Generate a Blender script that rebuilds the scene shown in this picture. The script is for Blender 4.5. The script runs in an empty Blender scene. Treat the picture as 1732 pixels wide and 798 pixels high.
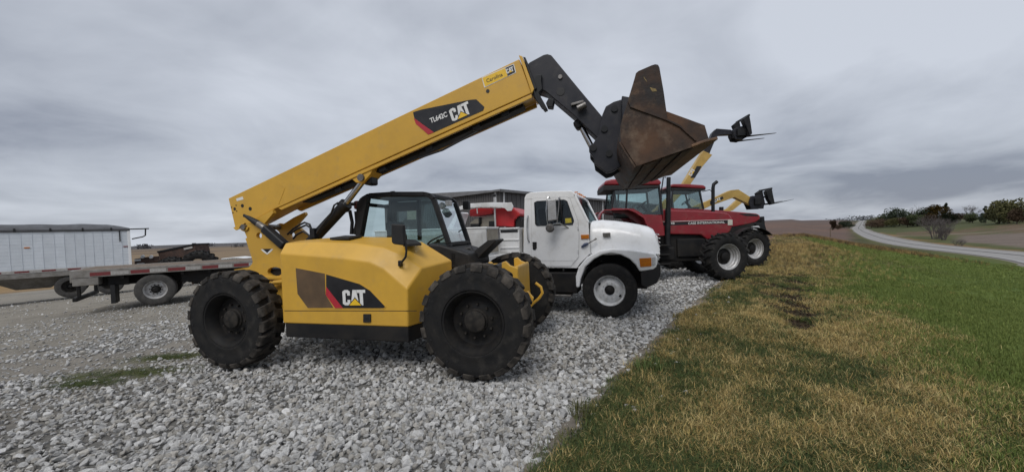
import bpy, bmesh, math, random
import numpy as np
from mathutils import Vector, Matrix
from mathutils.geometry import tessellate_polygon

random.seed(7)
rng = np.random.default_rng(11)
SC = bpy.context.scene
COL = SC.collection
R_ = math.radians

# ------------------------------------------------------------------ camera
# photo pixels are 1732 x 798; focal length in pixels, roll and tilt read from the photo
FPX, CXP, CYP = 630.0, 866.0, 411.0
ROLL, EYE = R_(1.8), 1.71
TILT = math.atan(19.0 / 630.0)
cam_d = bpy.data.cameras.new('camera')
cam = bpy.data.objects.new('camera', cam_d)
COL.objects.link(cam)
fw = Vector((0, math.cos(TILT), -math.sin(TILT)))
up0 = Vector((0, math.sin(TILT), math.cos(TILT)))
rt0 = Vector((1, 0, 0))
rt = rt0 * math.cos(ROLL) - up0 * math.sin(ROLL)
up = rt0 * math.sin(ROLL) + up0 * math.cos(ROLL)
cam.matrix_world = Matrix(((rt.x, up.x, -fw.x, 0), (rt.y, up.y, -fw.y, 0), (rt.z, up.z, -fw.z, EYE), (0, 0, 0, 1)))
cam_d.sensor_width = 36.0
cam_d.lens = FPX / 1732.0 * 36.0
cam_d.shift_y = (CYP - 399.0) / 1732.0
cam_d.clip_start = 0.05
cam_d.clip_end = 9000
SC.camera = cam

# ------------------------------------------------------------------ sky, sun, exposure
SUN_EL, SUN_AZ = R_(52), R_(200)      # azimuth clockwise from +Y: behind the camera, a little left
w = bpy.data.worlds.new('World'); SC.world = w; w.use_nodes = True
nt = w.node_tree; nt.nodes.clear()
N = nt.nodes.new; L = nt.links.new
def nmath(op, a=None, b=None, tree=None, clamp=False):
    t = tree or nt
    n = t.nodes.new('ShaderNodeMath'); n.operation = op; n.use_clamp = clamp
    for i, q in enumerate((a, b)):
        if q is None: continue
        if isinstance(q, (int, float)): n.inputs[i].default_value = q
        else: t.links.new(q, n.inputs[i])
    return n.outputs[0]
tc = N('ShaderNodeTexCoord'); sx = N('ShaderNodeSeparateXYZ'); L(tc.outputs['Generated'], sx.inputs[0])
zc = nmath('ADD', nmath('MAXIMUM', sx.outputs[2], 0.0), 0.20)
cmb = N('ShaderNodeCombineXYZ'); L(nmath('DIVIDE', sx.outputs[0], zc), cmb.inputs[0]); L(nmath('DIVIDE', sx.outputs[1], zc), cmb.inputs[1])
def wnoise(scale, det, rough, off, dist=0.0):
    mp = N('ShaderNodeMapping'); mp.inputs['Location'].default_value = off; L(cmb.outputs[0], mp.inputs[0])
    n = N('ShaderNodeTexNoise'); n.inputs['Scale'].default_value = scale; n.inputs['Detail'].default_value = det
    n.inputs['Roughness'].default_value = rough; n.inputs['Distortion'].default_value = dist; L(mp.outputs[0], n.inputs['Vector']); return n.outputs[0]
n1 = wnoise(0.70, 6, 0.50, (5.7, 2.9, 3.3), 0.5)
n2 = wnoise(0.22, 2, 0.45, (2.4, 5.2, 7.0))
n3 = wnoise(1.7, 6, 0.55, (9.0, 1.0, 2.0), 0.6)
cl = nmath('ADD', nmath('ADD', nmath('MULTIPLY', n1, 0.46), nmath('MULTIPLY', n2, 0.36)), nmath('MULTIPLY', n3, 0.18))
rmp = N('ShaderNodeValToRGB'); L(cl, rmp.inputs[0])
e = rmp.color_ramp.elements
e[0].position = 0.385; e[0].color = (0.185, 0.204, 0.255, 1)
e[1].position = 0.585; e[1].color = (0.475, 0.505, 0.562, 1)
m_ = e.new(0.475); m_.color = (0.342, 0.367, 0.418, 1)
bg2 = N('ShaderNodeBackground'); L(rmp.outputs[0], bg2.inputs[0]); bg2.inputs[1].default_value = 1.0
sky = N('ShaderNodeTexSky'); sky.sky_type = 'NISHITA'; sky.sun_disc = False
sky.sun_elevation = SUN_EL; sky.sun_rotation = SUN_AZ
bg1 = N('ShaderNodeBackground'); L(sky.outputs[0], bg1.inputs[0]); bg1.inputs[1].default_value = 0.08
mx = N('ShaderNodeMixShader'); mx.inputs[0].default_value = 0.93; L(bg1.outputs[0], mx.inputs[1]); L(bg2.outputs[0], mx.inputs[2])
wo = N('ShaderNodeOutputWorld'); L(mx.outputs[0], wo.inputs[0])
sd = bpy.data.lights.new('sun', 'SUN'); sd.energy = 1.5; sd.angle = R_(35); sd.color = (1.0, 0.97, 0.93)
sun = bpy.data.objects.new('sun', sd); COL.objects.link(sun); sun.location = (0, -10, 30)
sdir = Vector((math.sin(SUN_AZ) * math.cos(SUN_EL), math.cos(SUN_AZ) * math.cos(SUN_EL), math.sin(SUN_EL)))
sun.rotation_euler = sdir.to_track_quat('Z', 'Y').to_euler()
SC.view_settings.view_transform = 'Standard'; SC.view_settings.look = 'None'
SC.view_settings.exposure = 0.40; SC.view_settings.gamma = 1.0
SC.render.engine = 'CYCLES'

# ------------------------------------------------------------------ pixel helpers
def ray(px, py):
    u = (px - CXP) / FPX; v = (CYP - py) / FPX
    u0 = u * math.cos(ROLL) + v * math.sin(ROLL); v0 = -u * math.sin(ROLL) + v * math.cos(ROLL)
    return np.array([u0, math.cos(TILT) + v0 * math.sin(TILT), v0 * math.cos(TILT) - math.sin(TILT)])
class Rig:
    """a thing's own frame: x forward, y to its left, z up; p() puts a pixel on one of its upright planes"""
    def __init__(s, x, y, yaw, z=0.0):
        s.o = np.array([x, y]); s.z = z; s.yaw = R_(yaw)
        s.f = np.array([math.cos(s.yaw), math.sin(s.yaw)]); s.l = np.array([-math.sin(s.yaw), math.cos(s.yaw)])
    def p(s, px, py, yl):
        d = ray(px, py); t = (yl + s.o @ s.l) / (d[:2] @ s.l); q = d[:2] * t - s.o
        return (float(q @ s.f), float(EYE + d[2] * t - s.z))
    def P(s, px, py, yl):
        a = s.p(px, py, yl); return (a[0], yl, a[1])
    def poly(s, pts, yl): return [s.p(a, b, yl) for a, b in pts]
    def pts(s, pts, yl): return [s.P(a, b, yl) for a, b in pts]

# ------------------------------------------------------------------ mesh helpers
def V(*a): return Vector(a)
class MB:
    def __init__(s): s.v = []; s.f = []
    def add(s, vs, fs):
        b = len(s.v); s.v += [tuple(q) for q in vs]; s.f += [tuple(b + i for i in q) for q in fs]; return s
    def box(s, c, d, rot=None):
        M = rot or Matrix.Identity(3)
        vs = [Vector(c) + M @ Vector((d[0] / 2 * i, d[1] / 2 * j, d[2] / 2 * k)) for i in (-1, 1) for j in (-1, 1) for k in (-1, 1)]
        return s.add(vs, [(0, 1, 3, 2), (4, 6, 7, 5), (0, 4, 5, 1), (2, 3, 7, 6), (0, 2, 6, 4), (1, 5, 7, 3)])
    def bx(s, x0, x1, y0, y1, z0, z1): return s.box(((x0 + x1) / 2, (y0 + y1) / 2, (z0 + z1) / 2), (x1 - x0, y1 - y0, z1 - z0))
    def bar(s, a, b, w, h, upv=(0, 0, 1)):
        a = Vector(a); b = Vector(b); d = b - a; x = d.normalized(); u = Vector(upv)
        y = u.cross(x)
        if y.length < 1e-4: y = Vector((0, 1, 0)).cross(x)
        y.normalize(); z = x.cross(y)
        return s.box((a + b) / 2, (d.length, w, h), Matrix((x, y, z)).transposed())
    def tube(s, path, r, n=8, caps=True):
        P = [Vector(q) for q in path]; m = len(P); rr = r if hasattr(r, '__len__') else [r] * m
        vs = []; prev = None
        for i, q in enumerate(P):
            t = (P[min(i + 1, m - 1)] - P[max(i - 1, 0)]).normalized()
            a = prev if prev is not None else (Vector((0, 0, 1)) if abs(t.z) < 0.9 else Vector((0, 1, 0)))
            x = (a - t * a.dot(t)).normalized(); prev = x; y = t.cross(x)
            vs += [q + (x * math.cos(2 * math.pi * k / n) + y * math.sin(2 * math.pi * k / n)) * rr[i] for k in range(n)]
        fs = [(i * n + k, i * n + (k + 1) % n, (i + 1) * n + (k + 1) % n, (i + 1) * n + k) for i in range(m - 1) for k in range(n)]
        if caps: fs += [tuple(range(n))[::-1], tuple((m - 1) * n + k for k in range(n))]
        return s.add(vs, fs)
    def cyl(s, a, b, r, n=20, r2=None): return s.tube([a, b], [r, r if r2 is None else r2], n)
    def prism(s, poly, y0, y1, holes=()):
        loops = [list(poly)] + [list(h) for h in holes]
        flat = [q for l in loops for q in l]; n = len(flat)
        vs = [(x, y0, z) for x, z in flat] + [(x, y1, z) for x, z in flat]
        if holes: tr = tessellate_polygon([[Vector((x, z, 0)) for x, z in l] for l in loops])
        else: tr = [tuple(range(n))]
        fs = [tuple(t) for t in tr] + [tuple(n + i for i in t)[::-1] for t in tr]
        b = 0
        for l in loops:
            k = len(l)
            fs += [(b + i, b + (i + 1) % k, n + b + (i + 1) % k, n + b + i) for i in range(k)]; b += k
        return s.add(vs, fs)
    def prism3(s, poly, M, h):                      # polygon in the xy plane of M, thickness h along its z
        n = len(poly)
        vs = [M @ Vector((x, y, 0)) for x, y in poly] + [M @ Vector((x, y, h)) for x, y in poly]
        return s.add(vs, [tuple(range(n))[::-1], tuple(range(n, 2 * n))] + [(i, (i + 1) % n, n + (i + 1) % n, n + i) for i in range(n)])
    def lathe(s, prof, n=40, c=(0, 0, 0), closed=False):   # prof (radius, y) round the y axis
        m = len(prof)
        vs = [(c[0] + r * math.cos(2 * math.pi * k / n), c[1] + y, c[2] + r * math.sin(2 * math.pi * k / n)) for k in range(n) for r, y in prof]
        mm = m if closed else m - 1
        return s.add(vs, [(k * m + i, k * m + (i + 1) % m, ((k + 1) % n) * m + (i + 1) % m, ((k + 1) % n) * m + i) for k in range(n) for i in range(mm)])
    def loft(s, secs, closed=True, caps=True):
        n = len(secs[0]); vs = [q for c in secs for q in c]; kk = n if closed else n - 1
        fs = [(i * n + k, i * n + (k + 1) % n, (i + 1) * n + (k + 1) % n, (i + 1) * n + k) for i in range(len(secs) - 1) for k in range(kk)]
        if caps: fs += [tuple(range(n))[::-1], tuple((len(secs) - 1) * n + k for k in range(n))]
        return s.add(vs, fs)
    def mesh(s, name, mat, bevel=0.0, seg=2, smooth=35):
        me = bpy.data.meshes.new(name); me.from_pydata(s.v, [], s.f)
        bm = bmesh.new(); bm.from_mesh(me)
        bmesh.ops.remove_doubles(bm, verts=bm.verts, dist=1e-5)
        bmesh.ops.recalc_face_normals(bm, faces=bm.faces)
        if bevel > 0:
            ed = [q for q in bm.edges if len(q.link_faces) == 2 and q.calc_face_angle(0) > R_(28)]
            bmesh.ops.bevel(bm, geom=ed, offset=bevel, segments=seg, affect='EDGES', profile=0.5, clamp_overlap=True)
        bm.to_mesh(me); bm.free()
        if smooth:
            me.polygons.foreach_set('use_smooth', [True] * len(me.polygons)); me.set_sharp_from_angle(angle=R_(smooth))
        if mat: me.materials.append(mat)
        return me
    def build(s, name, mat, parent=None, bevel=0.0, seg=2, smooth=35, loc=None):
        o = link(name, s.mesh(name, mat, bevel, seg, 60 if bevel > 0 else smooth), parent, loc)
        if bevel > 0: w_ = o.modifiers.new('weighted_normal', 'WEIGHTED_NORMAL'); w_.keep_sharp = True
        return o
def link(name, me, parent=None, loc=None, rot=None):
    o = bpy.data.objects.new(name, me); COL.objects.link(o)
    if parent: o.parent = parent
    if loc is not None: o.location = loc
    if rot is not None: o.rotation_euler = rot
    return o
def tag(o, label=None, cat=None, group=None, kind=None):
    if label: o['label'] = label
    if cat: o['category'] = cat
    if group: o['group'] = group
    if kind: o['kind'] = kind
    return o
def thing(name, rig, label, cat, group=None):
    o = bpy.data.objects.new(name, None); COL.objects.link(o)
    o.empty_display_size = 0.3
    o.location = (rig.o[0], rig.o[1], rig.z); o.rotation_euler = (0, 0, rig.yaw)
    return tag(o, label, cat, group)
def copy_tree(o, parent=None):
    c = o.copy(); COL.objects.link(c); c.parent = parent
    for ch in o.children: copy_tree(ch, c)
    return c
_txt = {}
def text_verts(s, bold=0.0):
    k = (s, bold)
    if k not in _txt:
        cu = bpy.data.curves.new('lettering', 'FONT'); cu.body = s; cu.offset = bold; cu.resolution_u = 3
        o = bpy.data.objects.new('lettering', cu); COL.objects.link(o)
        dg = bpy.context.evaluated_depsgraph_get(); me = bpy.data.meshes.new_from_object(o.evaluated_get(dg))
        vs = np.array([q.co[:] for q in me.vertices]); fs = [tuple(p.vertices) for p in me.polygons]
        mn = vs.min(0); sz = vs.max(0) - mn; vs = (vs - mn) / np.where(sz > 1e-6, sz, 1)
        bpy.data.objects.remove(o); bpy.data.curves.remove(cu); bpy.data.meshes.remove(me)
        _txt[k] = (vs, fs)
    return _txt[k]
def on_plane(vs, o, ax, h, yl):
    """unit-box letters laid on a thing's right-hand side: o baseline start (x,z), ax baseline vector, h height"""
    ax = Vector(ax); n = Vector((-ax.y, ax.x)).normalized() * h
    return [(o[0] + a * ax.x + b * n.x, yl, o[1] + a * ax.y + b * n.y) for a, b in vs]
def lettering(s, rig, p0, p1, hpx, yl, mat, parent, bold=0.02, name='lettering'):
    vs, fs = text_verts(s, bold)
    a = Vector(rig.p(*p0, yl)); b = Vector(rig.p(*p1, yl)); t = Vector(rig.p(p0[0], p0[1] - hpx, yl))
    m = MB(); m.add(on_plane([(q[0], q[1]) for q in vs], a, b - a, (t - a).length, yl), fs)
    return m.build(name, mat, parent, smooth=0)
CAT_C = [(.10, 0), (.24, 0), (.33, .1), (.33, .36), (.21, .36), (.21, .2), (.13, .2), (.13, .8), (.21, .8), (.21, .64), (.33, .64), (.33, .9), (.24, 1), (.10, 1), (0, .9), (0, .1)]
CAT_A = [(.35, 0), (.45, 1), (.61, 1), (.72, 0), (.58, 0), (.535, .62), (.50, 0)]
CAT_T = [(.62, 1), (1, 1), (1, .8), (.89, .8), (.89, 0), (.75, 0), (.75, .8), (.64, .8)]
def cat_logo(rig, p0, p1, hpx, yl, parent, mw, my, mk, sub='emblem'):
    a = Vector(rig.p(*p0, yl)); b = Vector(rig.p(*p1, yl)); t = Vector(rig.p(p0[0], p0[1] - hpx, yl)); h = (t - a).length
    m = MB()
    for L_ in (CAT_C, CAT_A, CAT_T): m.add(on_plane(L_, a, b - a, h, yl), [tuple(range(len(L_)))])
    o = m.build('lettering', mw, parent, smooth=0)
    if mk: MB().add(on_plane([(.22, -.04), (.54, .52), (.86, -.04)], a, b - a, h, yl - .0015), [(0, 1, 2)]).build('emblem_outline', mk, o, smooth=0)
    MB().add(on_plane([(.28, 0), (.54, .44), (.80, 0)], a, b - a, h, yl - .003), [(0, 1, 2)]).build('emblem', my, o, smooth=0)
    return o

# ------------------------------------------------------------------ materials
def mat(name, c1, c2=None, scale=6.0, rough=0.5, metal=0.0, bump=0.0, bscale=60.0, lo=0.4, hi=0.62, spec=0.5, rvar=0.12, coat=0.0, rnd=0.0, det=6.0, dirt=None, dscale=9.0, dlo=.52, dhi=.72, damt=.5):
    m = bpy.data.materials.new(name); m.use_nodes = True; t = m.node_tree; b = t.nodes['Principled BSDF']
    c2 = c2 or tuple(q * 0.8 for q in c1)
    tc = t.nodes.new('ShaderNodeTexCoord')
    def noise(sc, d, r=0.6):
        n = t.nodes.new('ShaderNodeTexNoise'); n.inputs['Scale'].default_value = sc; n.inputs['Detail'].default_value = d; n.inputs['Roughness'].default_value = r
        t.links.new(tc.outputs['Object'], n.inputs['Vector']); return n.outputs[0]
    nz = noise(scale, det)
    rp = t.nodes.new('ShaderNodeValToRGB'); rp.color_ramp.elements[0].position = lo; rp.color_ramp.elements[1].position = hi
    rp.color_ramp.elements[0].color = (*c1, 1); rp.color_ramp.elements[1].color = (*c2, 1); t.links.new(nz, rp.inputs[0])
    src = rp.outputs[0]
    if dirt:
        dr2 = t.nodes.new('ShaderNodeMapRange'); t.links.new(noise(dscale, 12, .68), dr2.inputs[0]); dr2.inputs[1].default_value = dlo; dr2.inputs[2].default_value = dhi; dr2.inputs[3].default_value = 0; dr2.inputs[4].default_value = damt
        mxr = t.nodes.new('ShaderNodeMix'); mxr.data_type = 'RGBA'; t.links.new(dr2.outputs[0], mxr.inputs[0]); t.links.new(src, mxr.inputs[6]); mxr.inputs[7].default_value = (*dirt, 1); src = mxr.outputs[2]
    if rnd > 0:
        oi = t.nodes.new('ShaderNodeObjectInfo'); mr = t.nodes.new('ShaderNodeMapRange'); t.links.new(oi.outputs['Random'], mr.inputs[0])
        mr.inputs[3].default_value = 1 - rnd; mr.inputs[4].default_value = 1 + rnd
        vm = t.nodes.new('ShaderNodeVectorMath'); vm.operation = 'SCALE'; t.links.new(src, vm.inputs[0]); t.links.new(mr.outputs[0], vm.inputs['Scale']); src = vm.outputs[0]
    t.links.new(src, b.inputs['Base Color'])
    mr = t.nodes.new('ShaderNodeMapRange'); t.links.new(nz, mr.inputs[0]); mr.inputs[1].default_value = 0.3; mr.inputs[2].default_value = 0.7
    mr.inputs[3].default_value = max(0.03, rough - rvar); mr.inputs[4].default_value = min(1, rough + rvar); t.links.new(mr.outputs[0], b.inputs['Roughness'])
    b.inputs['Metallic'].default_value = metal; b.inputs['Specular IOR Level'].default_value = spec; b.inputs['Coat Weight'].default_value = coat; b.inputs['Coat Roughness'].default_value = 0.15
    if bump > 0:
        bp = t.nodes.new('ShaderNodeBump'); bp.inputs['Strength'].default_value = 1.0; bp.inputs['Distance'].default_value = bump
        t.links.new(noise(bscale, 5), bp.inputs['Height']); t.links.new(bp.outputs[0], b.inputs['Normal'])
    return m
def glass(name, tint, refl=0.10):
    m = bpy.data.materials.new(name); m.use_nodes = True; t = m.node_tree; t.nodes.clear()
    tr = t.nodes.new('ShaderNodeBsdfTransparent'); tr.inputs[0].default_value = (*tint, 1)
    gl = t.nodes.new('ShaderNodeBsdfGlossy'); gl.inputs[0].default_value = (0.9, 0.95, 0.97, 1); gl.inputs['Roughness'].default_value = 0.04
    fr = t.nodes.new('ShaderNodeFresnel'); fr.inputs[0].default_value = 1.5
    ad = t.nodes.new('ShaderNodeMath'); ad.operation = 'MULTIPLY_ADD'; ad.inputs[1].default_value = 0.55; ad.inputs[2].default_value = refl * .6; ad.use_clamp = True; t.links.new(fr.outputs[0], ad.inputs[0])
    mx = t.nodes.new('ShaderNodeMixShader'); t.links.new(ad.outputs[0], mx.inputs[0]); t.links.new(tr.outputs[0], mx.inputs[1]); t.links.new(gl.outputs[0], mx.inputs[2])
    o = t.nodes.new('ShaderNodeOutputMaterial'); t.links.new(mx.outputs[0], o.inputs[0]); return m
M = {}
M['yellow'] = mat('machine_yellow', (0.60, 0.345, 0.042), (0.53, 0.305, 0.040), 2.2, 0.42, bump=0.0006, bscale=5, rvar=0.08, dirt=(.30, .22, .11), dscale=5.0, dlo=.54, dhi=.78, damt=.40)
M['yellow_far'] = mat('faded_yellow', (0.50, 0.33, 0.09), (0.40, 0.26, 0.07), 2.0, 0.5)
M['black'] = mat('black_paint', (0.009, 0.010, 0.012), (0.018, 0.018, 0.019), 5, 0.5, spec=.3)
M['nose'] = mat('boom_nose_paint', (0.011, 0.012, 0.018), (0.020, 0.020, 0.026), 4, 0.45, rvar=0.1, spec=.35, dirt=(.06, .055, .05), dscale=7, damt=.5)
M['plastic'] = mat('black_plastic', (0.012, 0.012, 0.013), (0.020, 0.019, 0.018), 12, 0.6, spec=.35)
M['skirt'] = mat('dark_skirt', (0.007, 0.007, 0.008), (0.018, 0.016, 0.014), 4, 0.65, spec=.3)
M['decal'] = mat('black_decal', (0.010, 0.010, 0.012), (0.014, 0.014, 0.016), 4, 0.35)
M['white_ink'] = mat('white_ink', (0.72, 0.72, 0.70), (0.64, 0.64, 0.62), 20, 0.5)
M['yellow_ink'] = mat('yellow_ink', (0.80, 0.50, 0.02), (0.75, 0.46, 0.02), 20, 0.45)
M['red_ink'] = mat('red_ink', (0.42, 0.02, 0.035), (0.36, 0.02, 0.03), 20, 0.45)
M['dark_ink'] = mat('dark_ink', (0.03, 0.02, 0.01), None, 20, 0.5)
M['grille'] = mat('brown_dusty_mesh', (0.085, 0.052, 0.026), (0.130, 0.080, 0.040), 3.5, 0.75, bump=0.003, bscale=160)
M['tyre'] = mat('tyre_rubber', (0.010, 0.010, 0.0105), (0.018, 0.017, 0.016), 7, 0.8, bump=0.002, bscale=50, spec=.25, dirt=(.07, .064, .055), dscale=5, damt=.5)
M['lug'] = mat('dusty_lug_rubber', (0.024, 0.022, 0.020), (0.105, 0.092, 0.078), 6, 0.9, bump=0.006, bscale=40, spec=.2, lo=.42, hi=.70)
M['hub'] = mat('hub_black', (0.006, 0.006, 0.0065), (0.015, 0.013, 0.011), 9, 0.65, spec=.3)
M['hub_dust'] = mat('hub_dusty', (0.014, 0.013, 0.012), (0.038, 0.033, 0.028), 12, 0.8, spec=.25)
M['rust'] = mat('rusty_bucket_steel', (0.038, 0.027, 0.022), (0.105, 0.058, 0.036), 2.6, 0.75, bump=0.004, bscale=24, lo=0.40, hi=0.66, det=12, spec=.3, dirt=(.17, .12, .085), dscale=5.5, dlo=.50, dhi=.70, damt=.75)
M['rust_dark'] = mat('dark_bucket_steel', (0.020, 0.016, 0.015), (0.085, 0.046, 0.028), 3.2, 0.65, bump=0.004, bscale=20, lo=0.42, hi=0.72, det=12, spec=.3, dirt=(.14, .085, .05), dscale=7, dlo=.54, dhi=.72, damt=.7)
M['lip'] = mat('worn_cutting_edge', (0.16, 0.085, 0.040), (0.085, 0.050, 0.032), 5, 0.6, bump=0.002)
M['chrome'] = mat('cylinder_rod', (0.55, 0.55, 0.56), (0.42, 0.42, 0.42), 8, 0.22, metal=1.0)
M['steel'] = mat('bare_steel', (0.22, 0.21, 0.20), (0.14, 0.13, 0.12), 15, 0.45, metal=0.7)
M['hose'] = mat('hydraulic_hose', (0.010, 0.010, 0.011), None, 10, 0.5)
M['glass'] = glass('tinted_cab_glass', (0.78, 0.86, 0.86), .05)
M['glass_d'] = glass('dark_cab_glass', (0.52, 0.57, 0.58), 0.05)
M['white'] = mat('white_truck_paint', (0.84, 0.845, 0.85), (0.78, 0.785, 0.79), 2.0, 0.30, coat=0.3, rvar=0.06, dirt=(.50, .47, .42), dscale=4.0, dlo=.52, dhi=.80, damt=.6)
M['white_d'] = mat('dirty_white_paint', (0.66, 0.67, 0.68), (0.52, 0.52, 0.51), 3.0, 0.45)
M['wheel_white'] = mat('white_wheel_paint', (0.68, 0.69, 0.70), (0.50, 0.50, 0.49), 9, 0.42)
M['amber'] = mat('amber_lens', (0.55, 0.17, 0.010), (0.45, 0.13, 0.008), 30, 0.2)
M['lens'] = mat('clear_lens', (0.55, 0.56, 0.56), (0.45, 0.45, 0.46), 30, 0.1)
M['mirror'] = mat('mirror_shell', (0.50, 0.50, 0.50), (0.42, 0.42, 0.41), 9, 0.35, metal=0.4)
M['beige'] = mat('beige_panel', (0.30, 0.27, 0.22), (0.24, 0.22, 0.18), 4, 0.6)
M['red'] = mat('tractor_red', (0.235, 0.014, 0.022), (0.19, 0.013, 0.019), 2.4, 0.36, coat=0.15, dirt=(.16, .09, .07), dscale=4, damt=.5)
M['red_eq'] = mat('compressor_red', (0.42, 0.018, 0.022), (0.34, 0.016, 0.02), 3, 0.45)
M['rimw'] = mat('silver_rim', (0.52, 0.52, 0.52), (0.36, 0.35, 0.34), 10, 0.42, metal=0.3)
M['alu'] = mat('trailer_aluminium', (0.27, 0.255, 0.235), (0.19, 0.175, 0.155), 5, 0.55, metal=0.2)
M['panel'] = mat('white_trailer_panel', (0.66, 0.70, 0.745), (0.60, 0.64, 0.68), 2, 0.42, rnd=0.05)
M['tarp'] = mat('black_tarp', (0.075, 0.076, 0.082), (0.055, 0.056, 0.060), 3, 0.55, bump=0.01, bscale=3)
M['tape_r'] = mat('red_tape', (0.20, 0.028, 0.030), (0.14, 0.03, 0.03), 20, 0.5)
M['tape_w'] = mat('white_tape', (0.42, 0.41, 0.39), (0.32, 0.30, 0.28), 20, 0.5)
M['timber'] = mat('weathered_timber', (0.16, 0.12, 0.085), (0.10, 0.075, 0.055), 8, 0.85)
M['metal_wall'] = mat('grey_metal_siding', (0.085, 0.081, 0.080), (0.072, 0.069, 0.069), 0.4, 0.6)
M['metal_trim'] = mat('grey_metal_trim', (0.16, 0.16, 0.165), None, 2, 0.5)
M['junk'] = mat('rusty_machinery', (0.075, 0.040, 0.028), (0.040, 0.026, 0.022), 3, 0.8)
M['seat'] = mat('seat_cloth', (0.030, 0.030, 0.033), (0.045, 0.043, 0.040), 20, 0.9)
M['blue'] = mat('blue_rubber_latch', (0.055, 0.075, 0.14), None, 20, 0.5)
M['sticker'] = mat('yellow_sticker', (0.60, 0.48, 0.05), None, 20, 0.5)
M['scrape'] = mat('worn_yellow_scrape', (0.30, 0.22, 0.07), (0.16, 0.11, 0.05), 40, .7)
M['paper'] = mat('pale_sticker', (0.55, 0.54, 0.47), (0.45, 0.44, 0.38), 30, 0.6)

# ------------------------------------------------------------------ terrain
def vnoise(x, y, s, seed=0):
    x = np.asarray(x, float) / s; y = np.asarray(y, float) / s
    xi = np.floor(x).astype(np.int64); yi = np.floor(y).astype(np.int64); fx = x - xi; fy = y - yi
    def h(a, b):
        q = (a * 374761393 + b * 668265263 + seed * 1442695041) & 0x7fffffff
        q = ((q ^ (q >> 13)) * 1274126177) & 0x7fffffff
        return ((q ^ (q >> 16)) & 0xffff) / 65535.0
    fx = fx * fx * (3 - 2 * fx); fy = fy * fy * (3 - 2 * fy)
    return (h(xi, yi) * (1 - fx) + h(xi + 1, yi) * fx) * (1 - fy) + (h(xi, yi + 1) * (1 - fx) + h(xi + 1, yi + 1) * fx) * fy
def fbm(x, y, s, seed=0, o=4):
    t = 0; a = 0.5; 
    for i in range(o): t = t + a * vnoise(x, y, s / 2 ** i, seed + i * 17); a *= 0.5
    return t / (1 - 0.5 ** o)
def sstep(a, b, x):
    t = np.clip((np.asarray(x, float) - a) / (b - a), 0, 1); return t * t * (3 - 2 * t)
def sd_(x, y):
    s = 0.6 * x + 0.8 * (y - 2.7); return s, 0.8 * x - 0.6 * (y - 2.7) - 0.20 * np.exp(-np.maximum(s, -2.0) / 2.5)
def flat(px, py):
    d = ray(px, py); t = -EYE / d[2]; return float(d[0] * t), float(d[1] * t)
SOIL = [(*flat(px, py), rx, ry, dp) for px, py, rx, ry, dp in ((1354, 552, .20, .30, .12), (1350, 540, .25, .40, .16), (1352, 526, .27, .45, .15), (1344, 512, .24, .45, .11), (1338, 500, .22, .5, .09), (1342, 488, .26, .55, .09), (1346, 476, .28, .6, .08), (1338, 464, .26, .65, .07), (1332, 452, .26, .7, .07),
    (1328, 440, .26, .8, .06), (1324, 428, .28, 1.0, .06), (1324, 415, .3, 1.4, .05), (1302, 512, .10, .4, .04), (1298, 496, .12, .5, .05), (1302, 480, .12, .6, .05), (1285, 466, .55, .40, .05), (1276, 480, .4, .25, .03))]
def height(x, y):
    x = np.asarray(x, float); y = np.asarray(y, float)
    s, d = sd_(x, y); r = np.hypot(x, y)
    yard = np.interp(-x, [2.0, 4.5, 12, 20, 32, 60], [0, -.085, -.29, -.60, -1.0, -1.3])
    prof = np.interp(d, [0, 3.0, 4.6, 8, 16, 20, 32, 44, 60, 80, 100, 160, 300], [0, 0.0, -0.38, -1.25, -2.75, -3.35, -3.5, -3.7, -3.2, -1.4, -0.2, 0.4, 0.6])
    near = np.where(d > 0, prof, yard)
    wr = sstep(0.05, 0.5, x / np.maximum(r, 1e-3))
    farr = np.interp(s, [0, 60, 130, 320, 950, 3500], [0, 0.0, -1.2, -1.5, 9.5, 12]) * wr * (1 - sstep(40, 120, d) * 0.9)
    farl = np.interp(r, [0, 24, 60, 200, 1000, 3500], [0, 0, -1.2, -4.5, -7.5, -16]) * (1 - wr)
    z = near + farr + farl
    z = z + (fbm(x, y, 400, 3, 3) - 0.5) * 8 * sstep(150, 900, r)
    z = z + (fbm(x, y, 1.6, 5, 3) - 0.5) * 0.10 * sstep(0.1, 1.5, d) * (1 - sstep(30, 60, r))
    for (cx, cy, rx, ry, dp) in SOIL:
        z = z - dp * np.exp(-(((x - cx) / rx) ** 2 + ((y - cy) / ry) ** 2))
    return z
def soil_mask(x, y):
    m = np.zeros_like(np.asarray(x, float))
    for (cx, cy, rx, ry, dp) in SOIL: m = np.maximum(m, np.clip(np.exp(-(((x - cx) / rx) ** 2 + ((y - cy) / ry) ** 2) * 1.3) * 1.7, 0, 1) * min(1, .62 + dp * 3.5))
    return m
def hit(px, py, far=3000.0):
    d = ray(px, py); ts = np.geomspace(1.0, far, 4000)
    g = EYE + d[2] * ts - height(d[0] * ts, d[1] * ts)
    k = np.argmax(g < 0)
    if g[k] >= 0: k = len(ts) - 1
    t = ts[k]; return float(d[0] * t), float(d[1] * t)
ROADPX = [(1860, 455), (1790, 442), (1732, 434.5), (1660, 427), (1600, 421), (1550, 415), (1515, 409), (1488, 402.5), (1468, 395.5), (1456, 389.5), (1452, 386)]
ROADW = []
for k, q in enumerate(ROADPX): ROADW.append(np.array(hit(*q)))
a_, b_ = ROADW[0], ROADW[1]
ROADW.insert(0, a_ + (a_ - b_) * 4)
dv = ROADW[-1] - ROADW[-2]
for px, dist in ((1456, 420), (1459, 620), (1461.5, 950), (1463, 1500)):
    q = ray(px, 375); ROADW.append(np.array([q[0] * dist, q[1] * dist]))
ROADW = np.array(ROADW)
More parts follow.
